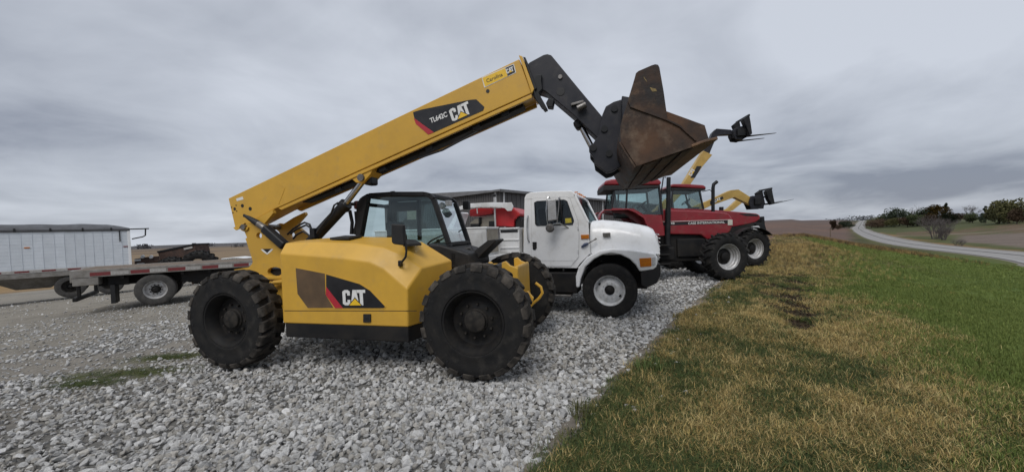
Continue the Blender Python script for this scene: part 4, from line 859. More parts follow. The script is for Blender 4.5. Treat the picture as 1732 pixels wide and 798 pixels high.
MB().tube([(z4(478, 5, -.1)[0], -.10, z4(478, 5, -.1)[1]), (z4(494, 400, -.1)[0], -.10, z4(494, 400, -.1)[1])], .022, 10).build('post', M['mirror'], CR)
MB().box((z4(478, 5, -.1)[0], -.10, z4(478, 5, -.1)[1]), (.07, .07, .07)).build('post_lamp', M['hose'], CR, .01)
MB().tube([(z4(a, b, -.2)[0], -.18, z4(a, b, -.2)[1]) for a, b in ((180, 165), (300, 150), (480, 150), (560, 155))], .018, 8).build('hydraulic_tube', M['steel'], CR)
MB().tube([(z4(a, b, -.2)[0], -.18, z4(a, b, -.2)[1]) for a, b in ((262, 150), (268, 225))], .014, 8).build('hook', M['mirror'], CR)
WP = thing('wedge_panel', KR, 'white sloping panel standing upright on the truck bed behind the telehandler cab', 'panel')
MB().prism([KR.p(*q, -.2) for q in ((758, 387), (774, 358), (777, 360), (768, 387))], -.25, .35).build('panel', M['white'], WP, .01)

# ------------------------------------------------------------------ red tractors
def tractor(rig, label, q, steer):
    t = thing('farm_tractor', rig, label, 'tractor', 'red tractors parked in the row')
    hy = q['hy']; P = lambda pts, yl: rig.poly(pts, yl)
    for (x, y, lf) in ((0, -1.0, 0), (0, 1.0, 1)): wheel('tractor_front', t, (x, y, .735), bool(lf), steer)
    for (x, y, lf) in ((q['rx'], -.98, 0), (q['rx'], .98, 1)): wheel('tractor_rear', t, (x, y, .935), bool(lf))
    m = MB(); m.cyl((0, -.85, .73), (0, .85, .73), .12, 14); m.box((0, 0, .72), (.4, .5, .36)); m.build('front_axle', M['skirt'], t, .02)
    m = MB(); m.cyl((q['rx'], -.85, .93), (q['rx'], .85, .93), .15, 14); m.bx(q['rx'] - .4, q['rx'] + .5, -.35, .35, .6, 1.5); m.build('rear_axle', M['skirt'], t, .02)
    m = MB(); m.bx(q['rx'] + .45, .45, -.30, .30, .55, 1.45); m.bx(-1.2, -.3, -.38, .38, .7, 1.3); m.build('engine_block', M['skirt'], t, .03)
    MB().bx(-2.2, -1.35, -.62, -.36, .62, 1.05).build('side_tank', M['skirt'], t, .04)
    for k in range(3): MB().bx(-1.95, -1.55, -.85, -.63, .5 + .3 * k, .54 + .3 * k).build('step', M['skirt'], t, .01)
    h = MB().prism(P(q['hood'], hy), hy, -hy).build('hood', M['red'], t, .05, 3, 50)
    if 'lower' in q: MB().prism(P(q['lower'], hy + .02), hy + .02, -hy - .02).build('side_panel', M['red'], t, .02)
    if 'stripe' in q:
        MB().prism(P(q['stripe'], hy - .002), hy - .004, hy + .002).build('stripe', M['decal'], h, smooth=0)
        MB().prism(P(q['pin'], hy - .003), hy - .005, hy + .001).build('pinstripe', M['white_ink'], h, smooth=0)
        MB().prism(P(q['plate'], hy - .006), hy - .012, hy).build('plate', M['paper'], h, .003)
        for s, p0, p1, hp in q['words']: lettering(s, rig, p0, p1, hp, hy - .0075, M['white_ink'], h, .012)
    if 'grille' in q: MB().prism(P(q['grille'], hy - .01), hy - .012, -hy + .012).build('grille', M['decal'], t, .015)
    cy = q['cy']
    rf = MB().prism(P(q['roof'], cy - .08), cy - .08, -cy + .08).build('cab_roof', M['red'], t, .06, 3)
    MB().prism(P(q['eave'], cy - .05), cy - .06, -cy + .06).build('roof_eave', M['plastic'], t, .02)
    for yy in (cy, -cy):
        for a, b, w_ in q['posts']:
            A = rig.P(*a, cy); B_ = rig.P(*b, cy); MB().bar((A[0], yy, A[2]), (B_[0], yy, B_[2]), .06, w_, (0, 1, 0)).build('cab_post', M['decal'], t, .012)
        MB().prism(P(q['win'], cy), yy - .004, yy + .004).build('cab_window', M['glass'], t, smooth=0)
        MB().prism(P(q['body'], cy - .01), min(yy, yy * 1.03), max(yy, yy * 1.03)).build('cab_side', M['red'], t, smooth=0)
    W = P(q['win'], cy); x0 = min(p[0] for p in W); x1 = max(p[0] for p in W); zt = max(p[1] for p in W); zb = min(p[1] for p in W)
    MB().add([(x1, cy, zb), (x1, -cy, zb), (x1 - .08, -cy, zt), (x1 - .08, cy, zt)], [(0, 1, 2, 3)]).build('windscreen', M['glass'], t, smooth=0)
    MB().add([(x0, cy, zb + .1), (x0, -cy, zb + .1), (x0 + .06, -cy, zt), (x0 + .06, cy, zt)], [(0, 1, 2, 3)]).build('rear_window', M['glass'], t, smooth=0)
    MB().bx(x0, x1, cy + .05, -cy - .05, zb - .5, zb - .42).build('cab_floor', M['skirt'], t)
    sx = x0 + .45; mb = MB(); mb.box((sx, 0, zb + .02), (.5, .5, .14)); mb.box((sx - .24, 0, zb + .42), (.13, .5, .7), Matrix.Rotation(-.12, 3, 'Y')); mb.build('seat', M['seat'], t, .05, 3)
    sw = Vector((x1 - .42, 0, zb + .38)); ax = Vector((-.6, 0, .8)); u = Vector((0, 1, 0)); v2 = ax.cross(u)
    mb = MB(); mb.tube([sw + (u * math.cos(a) + v2 * math.sin(a)) * .2 for a in np.linspace(0, 2 * math.pi, 18)], .016, 6, False); mb.tube([sw, sw - ax * .6], .05, 8); mb.build('steering_wheel', M['plastic'], t)
    MB().bx(x1 - .35, x1 - .02, cy * .6, -cy * .6, zb - .42, zb + .12).build('dashboard', M['plastic'], t, .04)
    for sy in (-1, 1):
        F_ = P(q['fender'], -1.2)
        MB().prism(thick(F_, -.04), min(sy * .62, sy * 1.24), max(sy * .62, sy * 1.24)).build('rear_fender', M['red'], t, .012)
    ex = [rig.P(*p, q['ey']) for p in q['exhaust']]
    MB().tube(ex, q['er'], 14).build('exhaust', M['black'], t)
    return t
R1 = Rig(6.71, 12.593, -6)
T1 = tractor(R1, 'red tractor with black side stripe and tall exhaust, next to the white truck', dict(
    hy=-.42, cy=-.78, rx=-3.15, er=.065, ey=-.50,
    hood=[(1120, 353.5), (1134, 355), (1180, 356.5), (1222, 358.8), (1233, 361), (1239, 370), (1239.5, 380), (1236, 391), (1220, 404), (1196, 405), (1186, 397.5), (1120, 396)],
    stripe=[(1086, 377.5), (1133, 376), (1233, 372.5), (1233, 378), (1133, 381), (1086, 382)],
    pin=[(1086, 375.6), (1236, 371.0), (1236, 371.6), (1086, 376.3)],
    plate=[(1231, 372), (1239, 371.5), (1239, 380.5), (1231, 381)],
    words=[('CASE INTERNATIONAL', (1164, 379.6), (1226, 377.5), 3.9), ('48', (1134, 379.4), (1141, 379.2), 3.4)],
    roof=[(1021, 313), (1024, 305.5), (1035, 303), (1060, 301), (1115, 303), (1120, 309), (1116, 313)],
    eave=[(1020.5, 313.5), (1116, 313.5), (1114, 318), (1040, 322), (1021, 322.5)],
    posts=[((1040, 316), (1035, 352), .06), ((1061, 316), (1059, 352), .05), ((1114, 312), (1120, 363), .09)],
    win=[(1040, 318), (1114, 316), (1118, 363), (1088, 363), (1072, 353), (1035, 352)],
    body=[(1035, 352), (1072, 353), (1088, 362.5), (1119, 363.5), (1124, 398), (1098, 400), (1078, 378), (1056, 361), (1035, 360)],
    fender=[(1012, 374), (1015.5, 361.5), (1022, 354.5), (1062, 353), (1075, 358), (1090, 368), (1096, 382)],
    exhaust=[(1129.5, 404), (1130, 350), (1130.5, 318), (1131, 300)]), R_(16))
MB().cyl(R1.P(1128.5, 440, -.5), R1.P(1130, 352, -.5), .085, 14).build('muffler', M['black'], T1)
MB().tube([R1.P(1113, 362, -.6), R1.P(1122, 300, -.6), R1.P(1126, 300, -.55)], .02, 6).build('mirror_arm', M['black'], T1)
R2 = Rig(10.233 * .955, 16.793 * .955, -6)
T2 = tractor(R2, 'red tractor with black front fenders and curved exhaust, behind the striped tractor', dict(
    hy=-.42, cy=-.78, rx=-3.0, er=.07, ey=-.45,
    hood=[(1190, 354), (1210, 355), (1240, 357.5), (1262, 359.5), (1280, 361), (1286, 364), (1286, 371), (1278, 376), (1262, 380), (1240, 384), (1190, 388)],
    roof=[(1134, 316), (1137, 311), (1160, 311), (1190, 313), (1195, 316.5), (1193, 319.5)],
    eave=[(1135, 318), (1194, 318.5), (1193, 321.5), (1186, 323), (1136, 322)],
    posts=[((1138, 320), (1135, 352), .06), ((1182, 320), (1190, 354), .08)],
    win=[(1139, 321), (1182, 321), (1189.5, 354), (1135, 354)],
    body=[(1134, 352), (1190, 354), (1192, 385), (1150, 385), (1134, 366)],
    fender=[(1112, 376), (1116, 364), (1122, 357), (1150, 356), (1160, 362), (1168, 374)],
    exhaust=[(1206, 372), (1206, 345), (1206, 318), (1207, 312), (1213, 307)]), R_(18))
MB().cyl(R2.P(1220, 357, .1), R2.P(1220, 350, .1), .09, 14).build('air_cleaner', M['black'], T2, .01)
MB().tube([R2.P(1188, 324, -.8), R2.P(1201, 321, -.85), R2.P(1204, 325, -.85)], .018, 6).build('mirror_arm', M['black'], T2)
for sy in (-1.0, 1.0):
    a = [(.86 * math.cos(t), .735 + .86 * math.sin(t)) for t in np.linspace(R_(38), R_(160), 12)]
    MB().prism(thick(a, .02), sy - .25, sy + .25).build('front_fender', M['plastic'], T2, .006)
MB().prism(R2.poly([(1272, 383), (1282, 381.5), (1285, 385), (1280, 389), (1273, 388)], -.5), -.55, -.40).build('headlamp', M['lens'], T2, .01)
MB().prism(R2.poly([(1278, 378), (1288, 377), (1290, 366), (1293, 366), (1294, 380), (1297, 390), (1292, 396), (1278, 396)], -.30), -.30, .30).build('front_hitch', M['black'], T2, .015)
MB().bx(-2.4, .45, -.40, .40, .62, 1.78).build('engine_bay', M['skirt'], T2, .02)
MB().prism(R2.poly([(1250, 361.5), (1268, 361), (1282, 363), (1282, 365.5), (1262, 365)], -.425), -.43, -.42).build('hood_vent', M['decal'], T2)

# ------------------------------------------------------------------ far telehandlers with pallet forks
def far_handler(x, y, label, segs, decal, coupler, carriage, forks, nose=None, top=None):
    rg = Rig(x, y, -6); t = thing('telehandler', rg, label, 'telehandler', 'telehandlers parked in the row')
    for p in BASE_PARTS: copy_tree(p, t)
    P = lambda pts: rg.poly(pts, -.2)
    pv = (-4.30, 1.95); a = P(segs)
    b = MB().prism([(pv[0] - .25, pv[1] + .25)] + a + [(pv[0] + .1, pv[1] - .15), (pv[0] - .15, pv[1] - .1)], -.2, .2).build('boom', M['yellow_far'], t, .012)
    if decal: MB().prism(P(decal), -.204, -.19).build('decal', M['decal'], b, smooth=0); cat_logo(rg, top[0], top[1], top[2], -.207, b, M['white_ink'], M['yellow_ink'], None)
    if nose: MB().prism(P(nose), -.14, .14).build('boom_nose', M['nose'], t, .012)
    if coupler:
        for yy in (-.3, .22): MB().prism(P(coupler), yy, yy + .08).build('coupler', M['nose'], t, .01)
        c0 = Vector(P(coupler)[0]); MB().prism([tuple(Vector((sum(p[0] for p in P(coupler)) / len(coupler), sum(p[1] for p in P(coupler)) / len(coupler))) + Vector(d) * .18) for d in ((-1, -1), (1, -1), (1, 1), (-1, 1))], -.45, .45).build('coupler_block', M['black'], t, .02)
        for yy in (-.62, -.36, .30, .56): MB().prism(P(carriage), yy, yy + .06).build('carriage_upright', M['black'], t, .006)
        C = P(carriage); zt = max(q[1] for q in C); zb = min(q[1] for q in C)
        ct = max(C, key=lambda q: q[1]); cb = min(C, key=lambda q: q[1])
        for f in (.04, .5, .96):
            q = (ct[0] * (1 - f) + cb[0] * f, ct[1] * (1 - f) + cb[1] * f); MB().box((q[0], 0, q[1]), (.07, 1.25, .09)).build('carriage_bar', M['black'], t, .008)
        d = Vector(P(forks)[1]) - Vector(P(forks)[0]); d.normalize()
        f0 = Vector(cb)
        for yy in (-.55, .43):
            e_ = f0 + d * 1.22; n = Vector((-d.y, d.x))
            MB().prism([tuple(f0 + n * .03), tuple(e_ + n * .01), tuple(e_), tuple(f0 - n * .03)], yy, yy + .12).build('fork', M['black'], t, .004)
            MB().prism([tuple(f0 - n * .03), tuple(f0 + n * .7), tuple(f0 + n * .7 - d * .05), tuple(f0 - n * .03 - d * .06)], yy, yy + .12).build('fork_shank', M['black'], t, .004)
    return t
far_handler(11.25, 18.3, 'telehandler with steeply raised yellow boom, dark nose and pallet forks high above the tractors',
            [(1155, 311.6), (1172.5, 283), (1190, 255), (1205, 262), (1188, 282), (1168, 311.6)], [(1167.5, 301), (1178.5, 281), (1187, 281), (1175.5, 301)],
            [(1239, 228), (1240, 219), (1247, 215.5), (1256, 214), (1262, 220), (1262, 232), (1254, 237.5), (1243, 236.5)], [(1250, 206), (1259.5, 198), (1262, 212), (1264.5, 230), (1260.5, 233), (1255, 217)],
            [(1261, 232.6), (1295, 229)], [(1188, 262), (1200, 238), (1206, 224), (1213, 217), (1238, 219), (1240, 227), (1216, 228), (1210, 238), (1200, 262)], ((1169.5, 298), (1176, 287), 6))
far_handler(13.5, 21.5, 'telehandler with low yellow boom bent downwards and pallet forks just above the tractor noses',
            [(1200, 338.5), (1236, 321.7), (1249, 320.4), (1258, 326), (1275, 337), (1271, 347), (1242.7, 333.5), (1200, 349)], [(1201, 340), (1222, 332), (1224, 336), (1216, 340.5), (1201, 346.5)],
            [(1265, 343), (1268, 333), (1280, 330), (1288, 331), (1292, 340), (1290, 353), (1270, 354)], [(1289, 325), (1298, 319), (1300, 330), (1303, 344), (1298, 346), (1293, 338)],
            [(1291.5, 350), (1340.8, 339.7)], None, ((1209, 342.5), (1220, 338), 5))
far_handler(19.3, 31.7, 'telehandler with short visible boom, farthest machine of the row',
            [(1231, 353), (1248, 337.5), (1260, 331), (1263, 336), (1254, 344), (1240, 355.5)], None, None, None, None)

# ------------------------------------------------------------------ grey metal building behind
BC = np.array([-0.9, 31.27]); bz = float(height(BC[0], BC[1]))
BR = Rig(BC[0], BC[1], 49.0, bz)         # x runs back along the right-hand wall, y along the front wall to the left
BL = thing('metal_building', BR, 'long grey metal shed with flat eaves behind the white truck', 'building')
Hh = 5.2 - bz
for nm, a in (('wall', (0, 36, -.06, 0)), ('wall', (0, 36, 18, 18.06)), ('wall', (-.06, 0, -.06, 18.06)), ('wall', (36, 36.06, -.06, 18.06))): MB().bx(a[0], a[1], a[2], a[3], -.8, Hh).build(nm, M['metal_wall'], BL)
MB().add([(-.3, -.3, Hh), (36.3, -.3, Hh), (36.3, 9, Hh + .55), (-.3, 9, Hh + .55), (36.3, 18.3, Hh), (-.3, 18.3, Hh)], [(0, 1, 2, 3), (3, 2, 4, 5), (0, 3, 5), (1, 4, 2)]).build('roof', M['metal_trim'], BL)
rib = MB().box((0, 0, 0), (.05, .05, Hh + .8)).mesh('wall_rib', M['metal_wall'])
for k in range(61): link('wall_rib', rib, BL, (-.075, .15 + k * .29, (Hh - .8) / 2))
for k in range(60): link('wall_rib', rib, BL, (.3 + k * .59, -.075, (Hh - .8) / 2))
MB().bx(-.36, 36.4, -.40, -.25, Hh - .16, Hh + .06).build('gutter', M['metal_trim'], BL, .01)
MB().bx(-.38, -.22, -.40, 18.3, Hh - .12, Hh + .05).build('fascia', M['metal_trim'], BL, .01)
for x, y in ((-.13, .35), (.35, -.13), (18, -.13)): MB().bx(x - .06, x + .06, y - .06, y + .06, -.8, Hh - .1).build('downspout', M['white_d'], BL, .01)

# ------------------------------------------------------------------ trailers on the left
def axle_pair(parent, x, y0, y1, R=.5):
    for y, lf in ((y0 + .14, 0), (y0 + .44, 0), (y1 - .14, 1), (y1 - .44, 1)): wheel('trailer', parent, (x, y, R - .005), bool(lf), bolts=(y < y0 + .2))
    MB().cyl((x, y0 + .2, R), (x, y1 - .2, R), .07, 12).build('axle', M['skirt'], parent)
FY = 37.0
fz = float(height(-11.6, 11.9))
FR = Rig(-11.48, 11.9, FY, fz)
FT = thing('flatbed_trailer', FR, 'long low flatbed trailer with red and white tape along its edge', 'trailer')
fq = lambda x, y, yl=0.0: FR.p(x / 3.627, 340 + y / 3.627, yl)
zd0 = fq(550, 437)[1]; zd1 = fq(550, 464)[1]; x0 = fq(430, 440)[0]; x1 = 11.0
deck_t = zd0 + .07
# rail along the near edge, tape pieces on it, planks of the deck
MB().bx(x0, x1, 0, .06, zd1 - .02, deck_t).build('side_rail', M['alu'], FT, .008)
MB().bx(x0, x1, 2.44, 2.50, zd1 - .02, deck_t).build('side_rail', M['alu'], FT, .008)
for k in range(8): MB().bx(x0 + .02, x1, .062 + k * .297, .062 + k * .297 + .29, deck_t - .04, deck_t - .005).build('plank', M['timber'], FT, .004)
tw = .43; tm = {}
for k in range(20):
    xa = fq(550, 440)[0] + k * tw
    if xa + tw > x1: break
    nm = 'red' if k % 2 == 0 else 'white'
    wd = tw * (.56 if nm == 'red' else .42)
    if nm not in tm: tm[nm] = MB().bx(0, tw * (1.0 if nm == 'red' else .9), -.004, 0, zd1 + .015, zd0 - .01).mesh('reflective_tape', M['tape_r'] if nm == 'red' else M['tape_w'])
    link('reflective_tape', tm[nm], FT, (xa, 0, 0))
m = MB()
for yy in (.75, 1.65): m.bx(x0 + .4, x1, yy, yy + .12, zd1 - .36, zd1 - .03)
m.build('main_beam', M['skirt'], FT)
for k in range(18): MB().bx(x0 + .3 + k * .7, x0 + .38 + k * .7, .07, 2.43, zd1 - .12, deck_t - .045).build('cross_member', M['skirt'], FT)
axle_pair(FT, 0, 0.02, 2.48, .5)
for yy in (.30, 2.12): MB().bx(.62, x1, yy, yy + .08, zd1 - .40, zd1 - .025).build('frame_rail', M['skirt'], FT); MB().bx(x0 + .7, -.62, yy, yy + .08, zd1 - .34, zd1 - .025).build('frame_rail', M['skirt'], FT)
MB().bx(x0 + .02, x0 + .55, .01, .5, zd1 - .26, zd1 - .02).build('rear_corner', M['alu'], FT, .02)
MB().bx(x0 - .03, x0 + .03, .05, 2.45, zd1 - .15, deck_t).build('rear_beam', M['alu'], FT, .01)
for yy in (.35, 2.1): MB().bx(x0 + .02, x0 + .10, yy, yy + .08, zd1 - .62, zd1 - .1).build('guard_post', M['skirt'], FT, .01)
MB().bx(x0 - .02, x0 + .08, .1, 2.4, zd1 - .72, zd1 - .60).build('rear_guard', M['skirt'], FT, .015)
MB().bx(-1.0, -.9, .05, .6, .18, .75).build('mud_flap', M['hose'], FT)
for xx in (8.2,):
    for yy in (.5, 1.9): MB().bx(xx, xx + .12, yy, yy + .12, 0, zd1 - .1).build('landing_leg', M['skirt'], FT, .01)
GY_ = 46.0
gz = float(height(-20, 18))
GR = Rig(-19.297, 18.8, GY_, gz)
GT = thing('grain_trailer', GR, 'white panelled grain hopper trailer under a black roll tarp', 'trailer')
gq = lambda x, y, yl=0.0: GR.p(x / 4.99, 360 + y / 4.99, yl)
zb = .643 - gz + .04; zt = 2.375 - gz; xl = -9.5
post = MB().bx(-.007, .007, -.012, 0, zb, zt).mesh('post', M['panel'])
pn_x = [gq(x, 300)[0] for x in (1092, 1030, 950, 870, 790, 712, 632, 545, 460, 360, 275, 180, 78)]
while pn_x[-1] > xl + .5: pn_x.append(pn_x[-1] - .36)
pn_x[0] = 0.0
for a, b in zip(pn_x[1:], pn_x[:-1]):
    MB().bx(a + .006, b - .006, 0, .03, zb, zt).build('panel', M['panel'], GT, .004); link('post', post, GT, (a, 0, 0))
for k in range(11):
    z = zb + (zt - zb) * (k + .5) / 11; MB().bx(xl, 0, -.006, .0, z - .004, z + .004).build('rivet_row', M['panel'], GT)
MB().bx(xl, .0, 2.5, 2.53, zb, zt).build('far_wall', M['panel'], GT); MB().bx(-.03, .03, .031, 2.5, zb, zt).build('end_wall', M['panel'], GT); MB().bx(xl - .03, xl + .03, .03, 2.5, zb, zt).build('end_wall', M['panel'], GT)
MB().bx(-.05, .05, -.03, .05, zb - .1, zt + .02).build('corner_post', M['white'], GT, .01)
MB().bx(xl, .04, -.03, .04, zb - .14, zb - .005).build('bottom_rail', M['tape_w'], GT, .01)
MB().bx(xl, -.3, -.02, .05, zb - .36, zb - .145).build('side_sill', M['alu'], GT, .015)
for k in range(12):
    xa = -.55 - k * .75; MB().bx(xa, xa + .4, -.036, -.031, zb - .10, zb - .03).build('reflective_tape', M['tape_r'], GT)
MB().bx(xl, .05, -.04, .06, zt - .01, zt + .10).build('top_rail', M['tarp'], GT, .01)
secs = []
for k in range(60):
    x = xl + (0.05 - xl) * k / 59; sag = .022 * math.cos((k / 59 * 9.5) * 2 * math.pi / 1.35) + .02 * math.sin(k * .7); e_ = max(0, min(1, (59 - k) / 5.0)); hgt = (.34 + sag) * (.35 + .65 * e_)
    secs.append([(x, -.02 + 2.56 * j / 12, zt + .04 + hgt * math.sin(math.pi * j / 12) ** .6) for j in range(13)])
MB().loft(secs, closed=False, caps=False).build('tarp', M['tarp'], GT, smooth=60)
for x in (120, 425, 697, 938): a = gq(x, 130); MB().bx(a[0] - .03, a[0] + .03, -.06, .02, zt + .0, zt + .16).build('tarp_latch', M['hose'], GT, .005)
MB().bx(gq(1008, 160)[0] - .02, gq(1008, 160)[0] + .02, -.04, -.02, gq(1008, 240)[1], zt).build('tarp_strap', M['hose'], GT)
for (x, y, mt) in ((228, 294, 'amber'), (1060, 283, 'tape_r')): a = gq(x, y); MB().box((a[0], -.012, a[1]), (.16, .03, .05)).build('marker_lamp', M[mt], GT, .008)
MB().tube([(0, .2, zt + .08), (.75, .2, zt + .10)], .03, 8).build('tarp_crank', M['hose'], GT)
MB().tube([(.62, .2, zt + .1), (.60, .2, zt - .25), (.50, .2, zt - .32), (.10, .2, zt - .42)], .03, 8).build('tarp_crank', M['hose'], GT)
for xa, xb in ((-8.6, -4.9), (-4.7, -1.6)):
    xm = (xa + xb) / 2; a = [(xa, .05, zb - .14), (xb, .05, zb - .14), (xb, 2.45, zb - .14), (xa, 2.45, zb - .14), (xm - .5, .8, .48), (xm + .5, .8, .48), (xm + .5, 1.7, .48), (xm - .5, 1.7, .48)]
    MB().add(a, [(0, 1, 2, 3), (4, 7, 6, 5), (0, 4, 5, 1), (1, 5, 6, 2), (2, 6, 7, 3), (3, 7, 4, 0)]).build('hopper', M['alu'], GT)
m = MB(); m.bx(xl + .1, .0, .6, .75, zb - .32, zb - .15); m.bx(xl + .1, .0, 1.75, 1.9, zb - .32, zb - .15); m.build('main_beam', M['skirt'], GT)
axle_pair(GT, -.75, .02, 2.5, .5); axle_pair(GT, -2.0, .02, 2.5, .5)
for o in GT.children:
    if o.name.startswith('wheel'): o.material_slots[0].link = 'OBJECT'; o.material_slots[0].material = M['hub_dust']
for yy in (.5, 1.9): MB().bx(-8.9, -8.78, yy, yy + .12, 0.0, zb - .2).build('landing_leg', M['skirt'], GT, .01)

# ------------------------------------------------------------------ scrap machinery and a parked car beyond the flatbed
def at(px, py, dist): d = ray(px, py); t = dist / d[1]; return float(d[0] * t), float(dist)
x, y = at(300, 440, 21.0); z = float(height(x, y)); JR = Rig(x, y, 8, z)
J = thing('scrap_implement', JR, 'rusty brown implement frame leaning up behind the flatbed trailer', 'implement')
jq = lambda a, b, yl=0.0: JR.p(200 + a / 5.7, 380 + b / 5.7, yl)
MB().prism([jq(380, 262), jq(735, 190), jq(752, 262), jq(700, 300), jq(400, 340)], 0, 1.2).build('hopper_box', M['junk'], J, .02)
MB().prism([jq(375, 255), jq(738, 180), jq(742, 196), jq(380, 270)], -.04, 1.24).build('top_rail', M['black'], J, .01)
MB().prism([jq(635, 225), jq(715, 208), jq(720, 225), jq(640, 242)], -.045, .0).build('plate', M['tape_w'], J)
for a in ((510, 228), (695, 186)): q = jq(*a); MB().bx(q[0] - .05, q[0] + .05, .2, .4, q[1] - .1, q[1] + .05).build('knob', M['black'], J, .01)
for xx in (jq(430, 300)[0], jq(690, 300)[0]):
    for yy in (.1, 1.05): MB().bx(xx - .05, xx + .05, yy, yy + .08, 0, jq(500, 300)[1]).build('leg', M['junk'], J)
MB().prism([jq(140, 330), jq(270, 310), jq(280, 360), jq(330, 345), jq(400, 335), jq(420, 370), jq(140, 395)], .1, .9).build('tool_bar', M['junk'], J, .02)
MB().bx(jq(200, 350)[0] - .06, jq(200, 350)[0] + .06, .3, .42, 0, jq(200, 350)[1]).build('leg', M['junk'], J)
for a in ((228, 308), (310, 310)): q = jq(*a); MB().lathe([(0, -.06), (.09, -.06), (.1, 0), (0, .04)], 14, (q[0], .08, q[1])).build('lamp', M['white_d'], J)
for (a, b, c_) in ((145, 335, 60), (170, 372, 70)): q = jq(a, b); r2 = jq(a + c_, b - 4); MB().prism([q, r2, (r2[0], r2[1] - .1), (q[0], q[1] - .1)], .06, .09).build('panel', M['white_d'], J)
def loose_tyre(px, dist, label, R, tilt):
    x, y = at(px, 440, dist); z = float(height(x, y)); o = bpy.data.objects.new('loose_tyre', None); COL.objects.link(o)
    sc = R / .74; o.location = (x, y, z + (R if tilt < .5 else .23 * sc)); o.rotation_euler = (tilt, 0, R_(20)); o.scale = (sc,) * 3
    d = wheel_meshes('tractor_front'); link('carcass', d['tyre'], o); link('tread', d['tread'], o)
    return tag(o, label, 'tyre', 'loose tractor tyres behind the flatbed')
loose_tyre(338, 20.2, 'large loose lugged tractor tyre standing behind the flatbed trailer', .90, .12)
loose_tyre(292, 19.6, 'smaller loose tyre lying against the rusty implement behind the flatbed', .78, .2)
x, y = at(411, 440, 31.0); z = float(height(x, y)); CRG = Rig(x, y, 8, z)
CA = thing('parked_car', CRG, 'white car parked far behind the flatbed trailer', 'car')
MB().prism([(-2.2, .35), (-2.25, .75), (-2.1, .95), (-1.5, 1.0), (1.0, .95), (2.1, .82), (2.25, .6), (2.2, .35)], -.88, .88).build('body', M['white'], CA, .08, 3)
MB().prism([(-1.75, .98), (-1.2, 1.42), (-.2, 1.48), (.5, 1.4), (1.15, .95)], -.76, .76).build('cabin', M['glass_d'], CA, .08, 3)
MB().prism([(-1.25, 1.40), (-.2, 1.47), (.5, 1.39), (.4, 1.44), (-.2, 1.52), (-1.2, 1.46)], -.74, .74).build('roof', M['white'], CA, .02)
for xx in (-1.4, 1.4):
    for yy in (-.78, .78): MB().lathe([(0, -.1), (.2, -.1), (.22, -.11), (.32, -.1), (.33, 0), (.32, .1), (0, .1)], 24, (xx, yy, .33)).build('wheel', M['tyre'], CA)
# ------------------------------------------------------------------ trees, bushes, far farmstead
def leaf_mat(name, c1, c2): return mat(name, c1, c2, 1.2, 0.8, lo=.35, hi=.65, spec=.2)
LM = dict(dark=leaf_mat('dark_evergreen', (.024, .034, .020), (.040, .052, .028)), olive=leaf_mat('olive_leaves', (.070, .074, .028), (.100, .092, .038)),
          green=leaf_mat('green_leaves', (.042, .056, .024), (.062, .074, .030)), gold=leaf_mat('gold_leaves', (.110, .085, .018), (.085, .045, .014)),
          brown=leaf_mat('brown_leaves', (.060, .040, .026), (.085, .058, .036)))
BARK = mat('bark', (.045, .036, .030), (.070, .060, .052), 4, .9); TWIG = mat('grey_twigs', (.085, .073, .070), (.115, .10, .095), 3, .9)
def branches(mb, p, d, ln, r, depth, spread, rs):
    q = p + d * ln; mid = p + d * ln * .5 + Vector((rs.uniform(-1, 1), rs.uniform(-1, 1), 0)) * ln * .06
    mb.tube([p, mid, q], [r, r * .82, r * .62], 5 if depth > 1 else 3, depth <= 0)
    if depth <= 0: return
    for k in range(rs.choice((2, 3, 3))):
        v = (d + Vector((rs.uniform(-1, 1), rs.uniform(-1, 1), rs.uniform(-.35, .7))) * spread).normalized()
        branches(mb, q if k else mid.lerp(q, .6), v, ln * rs.uniform(.62, .85), r * .58, depth - 1, spread, rs)
def leaf_cloud(mb, cx, cz, rx, rz, n, ls, rs, cone=False):
    cl = []
    for k in range(16):
        t = rs.uniform(0, 1)
        if cone: h = t; w_ = (1 - t) * .9 + .05; a = rs.uniform(0, 6.28); cl.append((math.cos(a) * rx * w_ * .7, math.sin(a) * rx * w_ * .7, cz - rz + 2 * rz * h, .30 * (1.1 - h)))
        else:
            v = Vector((rs.gauss(0, 1), rs.gauss(0, 1), rs.gauss(0, 1))).normalized() * rs.uniform(.35, .85); cl.append((v.x * rx, v.y * rx, cz + v.z * rz, rs.uniform(.30, .50)))
    for k in range(n):
        c = rs.choice(cl); v = Vector((rs.gauss(0, 1), rs.gauss(0, 1), rs.gauss(0, .8))); v = v.normalized() * rs.uniform(.5, 1.0) ** .5 * c[3]
        p = Vector((c[0] + v.x * rx * 1.3, c[1] + v.y * rx * 1.3, c[2] + v.z * rz * 1.2))
        a = Vector((rs.gauss(0, 1), rs.gauss(0, 1), rs.gauss(0, 1))).normalized(); b = a.orthogonal().normalized(); s = ls * rs.uniform(.6, 1.3)
        mb.add([p - a * s, p + b * s * .6, p + a * s, p - b * s * .6], [(0, 1, 2, 3)])
